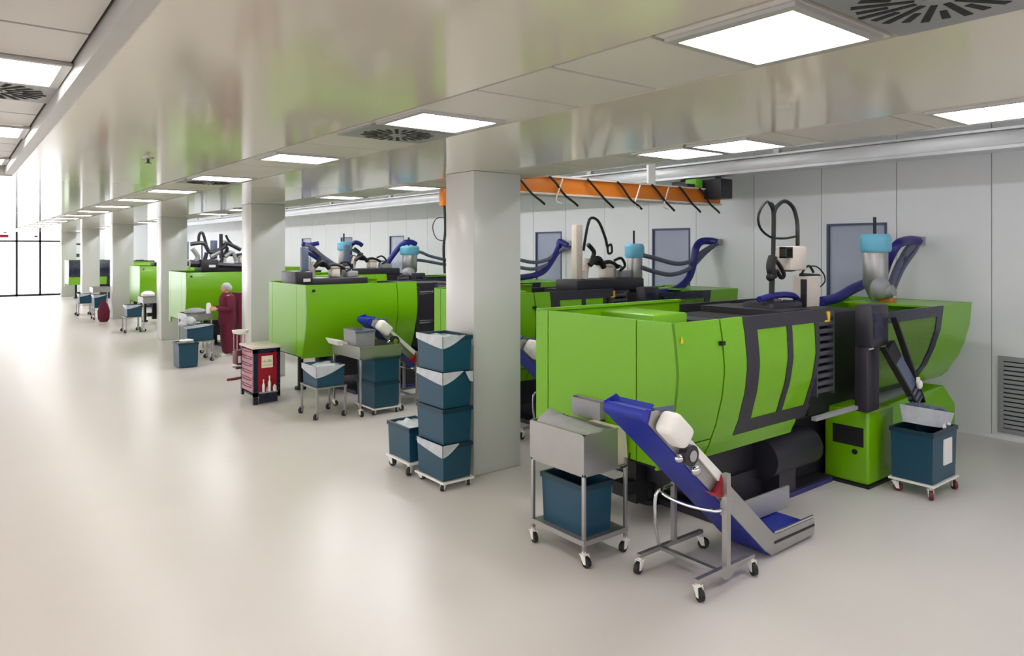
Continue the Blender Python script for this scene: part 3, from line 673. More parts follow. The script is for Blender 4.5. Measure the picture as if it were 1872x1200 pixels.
q = lambda x, y, d=0: on_y(x, y, 15.4 + d)
hoses('navy hose rising behind the cyan lidded hopper left of the near column', 8.9, 15.4, 15.3, 1.9,
      [q(698, 502, .3), q(704, 488, .3), q(716, 470, .25), q(730, 452, .15), q(740, 444), q(752, 443), q(760, 447)],
      [[q(757, 463), q(768, 461), q(785, 468), q(812, 475), q(830, 480)], [q(755, 475), q(775, 477), q(808, 483), q(830, 486)]], bracket=False)
q = lambda x, y, d=0: on_y(x, y, 19.2 + d)
hoses('navy hose rising behind the distant blue lidded hopper', 8.95, 19.2, 19.1, 1.9,
      [q(636, 488, .3), q(639, 470, .3), q(640, 452, .2), q(648, 444), q(656, 445), q(662, 449)],
      [[q(642, 456), q(652, 461), q(663, 465)], [q(642, 468), q(655, 471), q(668, 474)]], bracket=False)
q = lambda x, y, d=0: on_y(x, y, 18.6 + d)
hd = thing('hose_bundle', 'pair of pale sloping hoses above the left part of the plain fronted machine', 'hose', (7.2, 18.6, 2.0), 'blue hose bundles')
B(hd).tube([q(556, 449), q(568, 453), q(585, 468), q(600, 479), q(614, 488)], 0.09).build('pale_hose', 'greyhose', hd)
B(hd).tube([q(552, 446), q(565, 448), q(582, 445)], 0.06).tube([q(556, 458), q(575, 470), q(592, 483), q(600, 490)], 0.05).build('dark_hose', 'hose', hd)

# ------------------------------------------------------------------ near trolley with its bin
def trolley(label, x0, x1, y0, y1, zt0, zt1, shelf, xt=None, bag=True, group='stainless trolleys', fill=True):
    r = thing('steel_trolley', label, 'trolley', (x0, y0, 0), group)
    xt = xt or x1
    for (x, y) in ((x0, y0), (x1, y0), (x0, y1), (x1, y1)):
        sx = 1 if x == x0 else -1; sy = 1 if y == y0 else -1
        B(r).box(min(x, x + sx * 0.028), max(x, x + sx * 0.028), min(y, y + sy * 0.028), max(y, y + sy * 0.028), 0.105, zt0 + 0.05, 0.004).build('leg', 'steel', r)
        caster(r, x + sx * 0.014, y + sy * 0.014, 0.12, 'black', random.uniform(0, 3), 0.042, 'white')
    t_ = B(r); a = 0.006
    t_.box(x0 - a, x0, y0 - a, y1 + a, zt0, zt1).box(xt, xt + a, y0 - a, y1 + a, zt0, zt1).box(x0, xt, y0 - a, y0, zt0, zt1).box(x0, xt, y1, y1 + a, zt0, zt1).box(x0, xt, y0, y1, zt0, zt0 + a)
    t_.box(x0 - 0.012, xt + 0.012, y0 - 0.012, y0 + 0.008, zt1, zt1 + 0.006).box(x0 - 0.012, x0 + 0.008, y0 - 0.012, y1 + 0.012, zt1, zt1 + 0.006).box(x0 - 0.012, xt + 0.012, y1 - 0.008, y1 + 0.012, zt1, zt1 + 0.006)
    t_.build('tray', 'steel', r)
    B(r).box(x0, x1, y0, y1, zt0 - 0.02, zt0 - 0.001).build('table_frame', 'steel', r)
    if shelf:
        B(r).box(x0 + 0.002, x1 - 0.002, y0 + 0.002, y1 - 0.002, shelf - 0.02, shelf - 0.002).box(x0 - 0.004, x1 + 0.004, y0 - 0.004, y0, shelf - 0.03, shelf + 0.01).box(x0 - 0.004, x0, y0, y1, shelf - 0.03, shelf + 0.01).build('shelf', 'steel', r)
    return r
X0, X1, YA, YB = 3.90, 4.40, 4.05, 4.70
tr = trolley('stainless trolley with deep tray in front of the large green machine', X0, X1, YA, YB, 0.72, 1.03, 0.19, xt=4.27)
fn = B(tr)
fn.loft([[V(p) for p in ((4.285, 4.07, z), (4.285 + w_, 4.07, z), (4.285 + w_, 4.42, z), (4.285, 4.42, z))] for z, w_ in ((1.02, 0.09), (0.94, 0.12), (0.72, 0.14))])
fn.build('side_chute', 'ivory', tr)
B(tr).tube([(4.28, 4.06, 0.72), (4.36, 4.05, 0.70), (4.42, 4.06, 0.73), (4.44, 4.06, 0.80)], 0.006).build('chute_wire', 'black', tr)
B(tr).ball((3.93, 4.40, 0.70), (0.03, 0.04, 0.025)).build('tray_valve', 'black', tr)
# grey plastic sheet heaped in the tray
sh = B(); NX, NY = 16, 20; top = []
for i in range(NX):
    for j in range(NY):
        u_, v_ = i / (NX - 1), j / (NY - 1)
        z = 1.005 + 0.085 * math.sin(math.pi * min(1, u_ * 1.05)) * (0.4 + 0.8 * v_) + 0.016 * noise.noise(V((u_ * 5, v_ * 6, 1.7)))
        if u_ < 0.06: z = 1.034 + 0.01 * noise.noise(V((v_ * 9, 3, 0)))
        top.append(V((3.915 + 0.345 * u_, 4.07 + 0.60 * v_, z)))
fs = []; N = NX * NY
for i in range(NX - 1):
    for j in range(NY - 1):
        k = i * NY + j; fs.append([k, k + NY, k + NY + 1, k + 1]); fs.append([N + k, N + k + 1, N + k + NY + 1, N + k + NY])
for j in range(NY - 1):
    for k0, k1 in ((j, j + 1), ((NX - 1) * NY + j, (NX - 1) * NY + j + 1)): fs.append([k0, k1, N + k1, N + k0])
for i in range(NX - 1):
    for k0, k1 in ((i * NY, (i + 1) * NY), (i * NY + NY - 1, (i + 1) * NY + NY - 1)): fs.append([k0, k1, N + k1, N + k0])
sh.add(top + [p - V((0, 0, 0.03)) for p in top], fs)
tag(sh.build('plastic_sheet', 'grey'), 'grey plastic sheet heaped over the near trolley tray', 'plastic sheet')
bin_('teal bin with lid edge on the shelf under the near trolley tray', 3.96, 4.29, 4.11, 4.64, 0.19, 0.60)
# clear box hung on the machine end
cb = thing('document_box', 'clear grey plastic box hanging on the end of the large green machine', 'box', (4.42, 4.45, 1.0))
a0, a1 = on_x(1104, 760, 4.42), on_x(1053, 722, 4.42)
bx = B(cb).box(4.372, 4.377, a0.y, a1.y, 1.02, a1.z - 0.01).box(4.431, 4.437, a0.y, a1.y, 1.02, a1.z).box(4.377, 4.431, a0.y, a0.y + 0.006, 1.02, a1.z).box(4.377, 4.431, a1.y - 0.006, a1.y, 1.02, a1.z).box(4.377, 4.431, a0.y, a1.y, 1.02, 1.028)
bx.build('shell', 'grey', cb)
B(cb).box(4.385, 4.42, a0.y + 0.03, a1.y - 0.05, 1.03, a1.z - 0.03).build('papers', 'bag', cb)

# ------------------------------------------------------------------ blue inclined conveyor
def conveyor(label, loc, short=False):
    """built for the large machine; loc shifts it"""
    o = V((5.2, 3.25, 0)); r = thing('belt_conveyor', label, 'conveyor', o, 'inclined blue conveyors')
    Yn, Yf = 3.25, 3.62
    a, b = V((3.74, 0, 1.36)), V((5.2, 0, 0.10)); d_ = (b - a).normalized(); n_ = V((-d_.z, 0, d_.x)); n_ = n_ if n_.z > 0 else -n_
    def P(s_, h_): p = a + d_ * s_ + n_ * h_; return (p.x, p.z)
    Ls = (b - a).length
    # side rails
    poly = [(5.86, 0.03), (5.88, 0.06), (5.88, 0.15), (5.86, 0.17), (5.30, 0.17), (5.24, 0.19), P(0.30, 0.10), P(0.05, 0.075), P(0.0, 0.03), P(0.03, -0.05), P(Ls - 0.05, -0.065), (5.22, 0.015)]
    for y in (Yn, Yf): B(r).prism(poly, 'y', y - 0.006, y + 0.006).build('side_rail', 'steel', r)
    # belt loop between the rails: underside and the upper run with cleats
    bt = B(r)
    bp = [P(-0.02, -0.055), P(Ls - 0.02, -0.072), (5.22, 0.01), (5.84, 0.02), (5.865, 0.09), (5.84, 0.13), (5.30, 0.13), P(Ls - 0.1, 0.055), P(0.02, 0.06), P(-0.05, 0.0)]
    bt.prism(bp, 'y', Yn + 0.008, Yf - 0.008); belt = bt.build('belt', 'blue', r)
    cl = B(r)
    for k in range(10):
        s_ = 0.02 + k * 0.18
        cl.prism([P(s_, 0.055), P(s_ + 0.012, 0.055), P(s_ + 0.012, 0.10), P(s_, 0.10)], 'y', Yn + 0.03, Yf - 0.03)
    cl.build('cleat', 'blue', belt)
    B(r).box(5.30, 6.04, Yf - 0.05, Yf - 0.02, 0.135, 0.33, 0.01).build('inlet_guard', 'grey', r)
    B(r).tube([(5.26, Yn + 0.0, 0.19), (5.4, Yn, 0.185), (5.86, Yn, 0.185)], 0.012, sm=0).build('edge_tube', 'chrome', r)
    B(r).prism([(5.26, 0.10), (5.87, 0.10), (5.87, 0.118), (5.26, 0.118)], 'y', Yn - 0.012, Yn - 0.005).build('slot_line', 'black', r)
    # head: end shrouds, drive
    B(r).tube([(a.x - 0.02, Yn + 0.0, a.z), (a.x - 0.02, Yf, a.z)], 0.045, n=20, sm=0).build('head_roller', 'blue', r)
    for y in (Yf - 0.005,):
        B(r).prism([P(-0.07, 0.0), P(0.0, 0.11), P(0.25, 0.11), P(0.3, -0.05), P(-0.02, -0.055)], 'y', y, y + 0.012).build('head_plate', 'blue', r)
    mt = B(r); mc = a + d_ * 0.20 + n_ * 0.03
    mt.m = Matrix.Translation((mc.x, 3.165, mc.z)) @ Matrix.Rotation(math.atan2(-d_.z, d_.x), 4, 'Y')
    mt.box(-0.13, 0.12, -0.085, 0.085, -0.085, 0.085, 0.05, 4); mt.build('drive_motor', 'white', r)
    fl = B(r); fl.prism([P(0.02, 0.07), P(0.20, 0.21), P(0.32, 0.07)], 'y', Yn + 0.02, Yn + 0.03); fl.build('end_guard', 'slate', r)
    wp = B(r); wp.prism([P(0.22, 0.10), P(0.95, 0.105), P(1.08, 0.06), P(1.08, 0.035), P(0.24, 0.06)], 'y', Yn - 0.03, Yn - 0.007); wp.build('motor_bracket', 'white', r)
    cbx = B(r); cc = a + d_ * 0.50 + n_ * 0.0
    cbx.cyl((cc.x, Yn - 0.07, cc.z), (cc.x, Yn - 0.006, cc.z), 0.075, n=24); cbx.build('gear_disc', 'dark', r)
    B(r).cyl((cc.x, Yn - 0.082, cc.z), (cc.x, Yn - 0.07, cc.z), 0.04, n=20).build('gear_hub', 'chrome', r)
    B(r).ball((cc.x - 0.09, Yn - 0.03, cc.z - 0.01), (0.04, 0.03, 0.03)).build('bearing', 'chrome', r)
    B(r).ball((cc.x + 0.1, Yn - 0.03, cc.z - 0.13), (0.05, 0.03, 0.04)).build('bearing', 'chrome', r)
    rf = B(r); c2 = a + d_ * 0.93
    rf.prism([(c2.x - 0.12, c2.z - 0.02), (c2.x - 0.03, c2.z - 0.05), (c2.x + 0.03, c2.z + 0.0), (c2.x + 0.06, c2.z + 0.06), (c2.x + 0.085, c2.z - 0.05), (c2.x + 0.05, c2.z - 0.1), (c2.x - 0.04, c2.z - 0.075)], 'y', Yn - 0.05, Yn - 0.02); rf.build('warning_flap', 'red', r)
    c3 = a + d_ * 1.1
    B(r).box(c3.x - 0.05, c3.x + 0.06, Yn - 0.05, Yn - 0.008, c3.z - 0.14, c3.z - 0.02, 0.01).build('switch_box', 'grey', r)
    # wheeled stand
    NF, FF, zb = 3.18, 3.72, 0.15
    p1, p2 = V((4.53, NF, 0)), V((4.62, FF + 0.04, 0))
    st = B(r)
    st.box(4.16, 4.86, NF - 0.018, NF + 0.018, zb - 0.03, zb).prism([(4.2, zb - 0.03), (4.84, zb - 0.03), (4.62, zb - 0.06), (4.56, zb - 0.10), (4.50, zb - 0.10), (4.44, zb - 0.06)], 'y', NF - 0.006, NF + 0.006)
    st.box(4.16, 4.94, FF - 0.018, FF + 0.018, zb - 0.03, zb).box(4.40, 4.44, NF + 0.018, FF - 0.018, zb - 0.03, zb - 0.004).build('stand_base', 'steel', r)
    B(r).box(4.50, 4.545, NF - 0.02, NF + 0.025, zb, 0.83).build('post', 'steel', r)
    B(r).box(4.565, 4.60, FF - 0.02, FF + 0.02, zb, 0.62).build('post', 'steel', r)
    B(r).tube([(4.58, FF, 0.60), (4.42, FF - 0.02, 0.60), (4.34, 3.6, 0.59), (4.34, 3.4, 0.575), (4.42, 3.22, 0.565), (4.51, 3.2, 0.56)], 0.014).tube([(4.40, FF - 0.02, 0.6), (4.36, FF, 0.55), (4.355, FF, 0.35), (4.40, FF, 0.16)], 0.014).build('hoop', 'chrome', r)
    for x, y, an in ((4.18, NF, 1.2), (4.84, NF, 1.1), (4.18, FF, 0.2), (4.92, FF, 2.0)): caster(r, x, y, zb - 0.028, 'black', an, 0.045, 'white')
    return r
CV = conveyor('near blue belt conveyor with white motor leaning up from the floor', None)
clone(CV, V((5.2, 3.25, 0)) + V((1.72, 3.55, 0)), 'conveyor with white motor glimpsed between near column and large machine')
clone(CV, V((5.2, 3.25, 0)) + V((1.42, 6.85, 0)), 'blue belt conveyor with round white motor before the plain fronted machine')

# ------------------------------------------------------------------ bins on the right
bd = bin_('large teal bin on a red wheeled dolly at the right', 7.64, 8.24, 2.98, 3.40, 0.145, 0.66, group='large teal bins')
b_ = bd.location
p0, p1 = on_y(1731, 870, 2.985), on_y(1748, 812, 2.985)
B(bd).box(7.90, 8.10, 2.980, 2.992, 0.30, 0.56).build('label_card', 'white', bd)
dolly('white framed dolly with dark red wheels under the right hand bin', 7.63, 8.25, 2.97, 3.41, 0.145, 'wine')
# clear tray of blue parts resting in the bin
p0, p1 = on_y(1651, 785, 3.1), on_y(1737, 740, 3.1)
tz = thing('parts_tray', 'clear plastic tray of blue parts lying tilted on the right hand bin', 'tray', (7.9, 3.15, 0.66))
def tilt(b):
    b.m = Matrix.Translation((7.93, 3.17, 0.67)) @ Matrix.Rotation(R(12), 4, 'Y'); return b
t1 = tilt(B(tz)); 
def rc(d, z, k=1): return [V((-0.25 - d, -0.13 - d, z)), V((0.25 + d, -0.13 - d, z)), V((0.25 + d, 0.12 + d, z)), V((-0.25 - d, 0.12 + d, z))]
t1.loft([rc(0, 0), rc(0.03, 0.17), rc(0.026, 0.17), rc(-0.006, 0.008)]); t1.build('shell', 'bag', tz)
t2 = tilt(B(tz))
for k in range(5): t2.tube([(-0.25, -0.11 + k * 0.05, 0.165 + 0.015 * (k % 2)), (0.0, -0.11 + k * 0.05, 0.19), (0.24, -0.09 + k * 0.045, 0.165)], 0.026)
t2.build('blue_parts', 'slate', tz)
pk = B((8.08, 3.1, 0.64)); 
for k in range(6): pk.ball((8.0 + 0.04 * k, 3.02 + 0.02 * (k % 3), 0.668 + 0.012 * (k % 2)), (0.03, 0.022, 0.018), n=8)
tag(pk.build('crumpled_film', 'white'), 'crumpled white film at the rim of the right hand bin', 'film')

# ------------------------------------------------------------------ the stack beside the near column
zz = [0.09, 0.463, 0.838, 1.213, 1.588]
dolly('dolly under the four bin stack beside the near column', 3.97, 4.36, 6.19, 6.76, 0.09)
labs = ['bottom teal bin of the four high stack by the near column', 'second teal bin from the floor in the four high stack',
        'third teal bin from the floor in the four high stack', 'topmost teal bin of the four high stack by the near column']
for i in range(4):
    sb_ = bin_(labs[i], 3.98, 4.35, 6.21, 6.74, zz[i] + 0.002, zz[i + 1] - 0.004, liner=[(0.12, 0.95, 0.55), None, (0.12, 0.98, 0.7), (0.12, 1.0, 0.75)][i], content=0.03 if i == 3 else None)
    if i == 2: B(sb_).prism([(4.25, 1.205), (4.348, 1.205), (4.348, 1.09), (4.31, 1.10)], 'y', 6.196, 6.203).build('bag_flap', 'bag', sb_)
bin_('single low teal bin just behind the four high stack', 3.96, 4.33, 6.86, 7.36, 0.14, 0.52, content=0.04)
dolly('dolly under the single bin behind the stack', 3.95, 4.34, 6.84, 7.38, 0.138)

# ------------------------------------------------------------------ red tool cart
tc = thing('tool_cart', 'dark red tool cart with a paper notice beside the second column', 'tool cart', (3.8, 11.46, 0))
x0, x1, y0, y1 = 3.79, 4.22, 11.46, 12.1
B(tc).box(x0, x0 + 0.07, y0, y0 + 0.05, 0.0, 0.88).box(x1 - 0.05, x1, y0, y0 + 0.05, 0.10, 0.88).box(x0, x1, y0, y0 + 0.05, 0.82, 0.89).box(x0, x1, y0, y0 + 0.05, 0.13, 0.19).box(x0, x0 + 0.04, y1 - 0.06, y1, 0.08, 0.88).box(x0 + 0.02, x1, y0 + 0.05, y1, 0.13, 0.16).box(x0 + 0.09, x1 - 0.04, y0 + 0.01, y0 + 0.04, 0.02, 0.13).build('body_frame', 'navy', tc)
B(tc).box(x0 + 0.07, x1 - 0.05, y0 + 0.012, y0 + 0.03, 0.19, 0.82).build('front_panel', 'red', tc)
B(tc).box(x0 - 0.02, x1 + 0.02, y0 - 0.015, y1 + 0.02, 0.89, 0.925, 0.008).build('worktop', 'ivory', tc)
B(tc).box(x1 - 0.02, x1, y0 + 0.05, y1, 0.16, 0.88).box(x0 + 0.03, x1, y1 - 0.02, y1, 0.16, 0.88).build('carcass', 'wine', tc)
for k in range(6):
    z = 0.19 + k * 0.113
    dr = B(tc).box(x0 + 0.0, x1 - 0.03, y0 + 0.055, y1 - 0.065, z, z + 0.10, 0.006).build('drawer', 'pink', tc)
    B(tc).tube([(x0 - 0.012, y0 + 0.1, z + 0.085), (x0 - 0.022, (y0 + y1) / 2, z + 0.075), (x0 - 0.012, y1 - 0.12, z + 0.085)], 0.009).build('drawer_handle', 'wine', dr)
nb = B(tc).box(x0 + 0.13, x1 - 0.12, y0 + 0.006, y0 + 0.011, 0.58, 0.77).build('paper_notice', 'cream', tc)
ik = B(tc); random.seed(3)
xx = x0 + 0.145
while xx < x1 - 0.14:
    h_ = random.uniform(0.02, 0.05); ik.box(xx, xx + 0.006, y0 + 0.004, y0 + 0.0065, 0.665, 0.665 + h_); xx += random.uniform(0.012, 0.024)
ik.box(x0 + 0.15, x1 - 0.135, y0 + 0.004, y0 + 0.0065, 0.618, 0.624).build('handwriting', 'ink', nb)
B(tc).box(x0 + 0.08, x1 - 0.06, y0 - 0.06, y0 + 0.01, 0.185, 0.20).build('bottle_ledge', 'grey', tc)
B(tc).tube([(x0 - 0.002, y1 - 0.05, 0.36), (x0 - 0.12, y1 - 0.02, 0.345), (x0 - 0.22, y1, 0.34)], 0.022).build('push_handle', 'wine', tc)
B(tc).cyl((x0 + 0.1, y0 + 0.06, 0.05), (x0 + 0.13, y0 + 0.06, 0.05), 0.048).cyl((x1 - 0.06, y1 - 0.1, 0.05), (x1 - 0.03, y1 - 0.1, 0.05), 0.048).build('wheel', 'black', tc)
for i, (dx, h_, rr, m_) in enumerate(((0.15, 0.20, 0.022, 'white'), (0.205, 0.08, 0.02, 'pink'), (0.245, 0.25, 0.024, 'white'), (0.33, 0.13, 0.032, 'ivory'))):
    bb = thing('spray_bottle', ['short pale bottle at the left on the tool cart ledge', 'smallest pink pot on the tool cart ledge', 'tallest white spray bottle on the tool cart ledge', 'wide pale jar at the right on the tool cart ledge'][i], 'bottle', (x0 + dx, y0 - 0.027, 0.2), 'bottles on the tool cart')
    B().lathe([(rr, 0.001), (rr, h_ * 0.55), (rr * 0.35, h_ * 0.75), (rr * 0.35, h_ * 0.85)], (0, 0, 0), 12).build('bottle_body', m_, bb)
    B().lathe([(rr * 0.5, h_ * 0.85), (rr * 0.5, h_)], (0, 0, 0), 10).build('cap', 'red' if i == 3 else m_, bb)
B(tc).box(3.72, 3.90, 12.1, 12.32, 0.56, 0.80, 0.03).build('canister', 'wine', tc)
B(tc).box(3.75, 3.84, 12.09, 12.102, 0.60, 0.71).build('canister_label', 'white', tc)
B(tc).box(3.72, 3.88, 12.1, 12.3, 0.50, 0.52).build('bracket', 'navy', tc)
for x in (3.74, 3.86):
    for y in (12.12, 12.3): B(tc).tube([(x, y, 0.8), (x, y, 1.06)], 0.009, sm=0).build('wire', 'pink', tc)
B(tc).lathe([(0.03, 1.055), (0.12, 1.08), (0.135, 1.13), (0.125, 1.13), (0.02, 1.08)], (3.82, 12.21, 0)).build('bowl', 'white', tc)

# ------------------------------------------------------------------ group before the plain fronted machine
t2_ = trolley('dark grey steel trolley before the plain fronted green machine', 4.78, 5.46, 9.72, 10.68, 0.86, 1.02, None, group='stainless trolleys')
pn = B().box(4.80, 5.44, 9.74, 10.66, 1.005, 1.015)
fb = B((4.83, 10.3, 1.0)); fb.loft([[V(p) for p in ((4.70, 10.3, 1.0), (4.86, 10.28, 1.0), (4.86, 10.66, 1.0), (4.70, 10.66, 1.0))], [V(p) for p in ((4.66, 10.27, 1.07), (4.84, 10.3, 1.05), (4.84, 10.66, 1.05), (4.66, 10.7, 1.09))]])
tag(fb.build('white_sack', 'white'), 'white film sack spilling over the left edge of the dark trolley', 'sack')
gb = thing('grey_box', 'grey plastic box standing on the dark trolley', 'box', (5.0, 10.2, 0.87))
B(gb).loft([[V((a_, b_, z)) for a_, b_ in ((4.86 - d_, 10.02 - d_), (5.16 + d_, 10.02 - d_), (5.16 + d_, 10.42 + d_), (4.86 - d_, 10.42 + d_))] for z, d_ in ((0.875, 0), (1.24, 0.015), (1.24, 0.004), (0.89, -0.01))]).build('tub', 'grey', gb)
B(gb).box(4.84, 5.18, 9.995, 10.008, 1.205, 1.235).build('rim', 'slate', gb)
bin_('lower large teal bin of the pair under the dark trolley', 4.98, 5.41, 9.66, 10.25, 0.10, 0.475, group='large teal bins')
bin_('upper large teal bin of the pair under the dark trolley', 4.98, 5.41, 9.66, 10.25, 0.477, 0.85, group='large teal bins')
dolly('white dolly under the two large teal bins', 4.97, 5.42, 9.65, 10.26, 0.098)
lt = thing('low_trolley', 'low steel trolley carrying a bagged teal bin', 'trolley', (4.2, 9.9, 0), 'stainless trolleys')
for (x, y) in ((4.2, 9.93), (4.64, 9.93), (4.2, 10.5), (4.64, 10.5)):
    B(lt).box(x - 0.014, x + 0.014, y - 0.014, y + 0.014, 0.10, 0.44).build('leg', 'steel', lt); caster(lt, x, y, 0.11, 'black', 0.5, 0.042, 'grey')
B(lt).box(4.18, 4.66, 9.91, 10.52, 0.44, 0.46).build('top', 'steel', lt)
bin_('teal bin with wide grey bag collar on the low trolley', 4.2, 4.65, 9.95, 10.5, 0.462, 0.76, liner=(0.16, 1.0, 1.0), content=0.05)
# ------------------------------------------------------------------ group around the person
t3 = trolley('steel trolley with grey sheet in front of the person', 4.2, 4.75, 17.2, 17.95, 0.88, 1.0, None)
gs = B((4.47, 17.5, 1.0)); gs.ball((4.47, 17.55, 1.03), (0.24, 0.3, 0.09)); tag(gs.build('plastic_sheet', 'grey'), 'grey film bundle lying on the trolley before the person', 'plastic sheet')
bin_('teal bin under the grey film at the trolley before the person', 4.05, 4.62, 16.6, 17.12, 0.47, 0.80, liner=(0.06, 1, 1), content=0.05)
lt2 = clone(lt, V((4.08, 16.55, 0)), 'low steel trolley left of the person'); lt2.scale = (1.18, 0.92, 1.0)
bin_('teal bin topped with white film at the foot of the third column', 3.72, 4.12, 15.9, 16.4, 0.02, 0.52, content=0.06)
wf2 = B((3.95, 16.1, 0.55)); wf2.ball((3.92, 16.1, 0.555), (0.15, 0.12, 0.03)); tag(wf2.build('crumpled_film', 'white'), 'white film lying on the bin at the third column', 'film')
cf = B((4.1, 16.75, 0.85)); cf.ball((4.12, 16.75, 0.88), (0.16, 0.16, 0.12)).ball((4.0, 16.7, 0.84), (0.1, 0.12, 0.07)); tag(cf.build('film_heap', 'bag'), 'heap of clear film behind the bin at the third column', 'film')
# burgundy locker at the person's back
lk = thing('burgundy_locker', 'burgundy cabinet behind the person beside the second column', 'cabinet', (5.35, 17.2, 0))
B(lk).box(5.3, 5.75, 17.12, 17.6, 0.1, 1.45, 0.01).build('body', 'cloth', lk)
B(lk).box(5.32, 5.52, 17.11, 17.12, 0.7, 1.42).build('door', 'cloth', lk)
for x in (5.33, 5.72):
    for y in (17.15, 17.57): B(lk).cyl((x, y, 0), (x, y, 0.1), 0.02).build('foot', 'black', lk)
# ------------------------------------------------------------------ far groups
def far_group(y, x, labs, wine=False):
    a_ = trolley(labs[0], x + 0.45, x + 1.05, y + 0.05, y + 0.8, 0.86, 1.02, None)
    bin_(labs[1], x, x + 0.42, y, y + 0.55, 0.47, 0.80, liner=(0.1, 1, 1), content=0.04)
    l2 = clone(lt, V((x - 0.02, y - 0.05, 0)), labs[2]); l2.scale = (0.95, 1.0, 1.0)
    return a_
far_group(23.6, 4.1, ('distant steel trolley beside the third column', 'distant bagged teal bin beside the third column', 'distant low trolley under the bin beside the third column'))
wb = B((4.75, 24.0, 1.05)); wb.ball((4.75, 24.0, 1.08), (0.2, 0.25, 0.12)); tag(wb.build('white_sack', 'white'), 'white sack on the distant trolley beside the third column', 'sack')
far_group(30.6, 3.75, ('farthest steel trolley beside the fourth column', 'farthest bagged teal bin near the bright doors', 'farthest low trolley near the bright doors'))
bin_('teal bin on the floor before the fourth column', 3.95, 4.35, 28.6, 29.2, 0.42, 0.86, liner=(0.1, 1, 1))
cs = thing('wheeled_stand', 'steel stand under the bin before the fourth column', 'stand', (3.95, 28.6, 0))
for (x, y) in ((3.97, 28.63), (4.33, 28.63), (3.97, 29.17), (4.33, 29.17)): B(cs).box(x - 0.012, x + 0.012, y - 0.012, y + 0.012, 0.1, 0.40).build('leg', 'steel', cs); caster(cs, x, y, 0.11, 'black', 1, 0.042)
B(cs).box(3.95, 4.35, 28.6, 29.2, 0.40, 0.42).build('top', 'steel', cs)
sk = B((4.1, 27.6, 0)); sk.lathe([(0.12, 0.0), (0.18, 0.1), (0.19, 0.35), (0.14, 0.55), (0.08, 0.66), (0.1, 0.7)], (4.12, 27.75, 0)); tag(sk.build('burgundy_sack', 'cloth'), 'burgundy laundry sack standing beside the fourth column', 'sack')
# notices on the bright far partition and wall
nt_ = thing('red_notice', 'crimson notice strip on the bright far glass at left edge', 'notice', (2.2, Y1, 3.0))
B(nt_).box(1.9, 2.38, Y1 - 0.01, Y1 + 0.018, 3.05, 3.2).box(2.16, 2.3, Y1 - 0.01, Y1 + 0.018, 3.27, 3.33).build('strip', 'magenta', nt_)
wc = thing('wall_sign', 'small dark sign on the far wall beside the bright doors', 'sign', (5.4, Y1, 2.5))
B(wc).box(5.3, 5.62, Y1 - 0.02, Y1 - 0.001, 2.68, 2.76).build('sign_bar', 'dark', wc); B(wc).box(5.38, 5.52, Y1 - 0.02, Y1 - 0.001, 2.02, 2.2).build('sign_plate', 'dark', wc)
dc = thing('door_closer', 'small black fitting high on the bright far partition', 'fitting', (3.55, Y1, 4))
dc.location = (3.5, Y1, 3.1)
B(dc).box(3.48, 3.64, Y1 - 0.05, Y1 + 0.019, 3.08, 3.16, 0.01).build('fitting_body', 'black', dc)

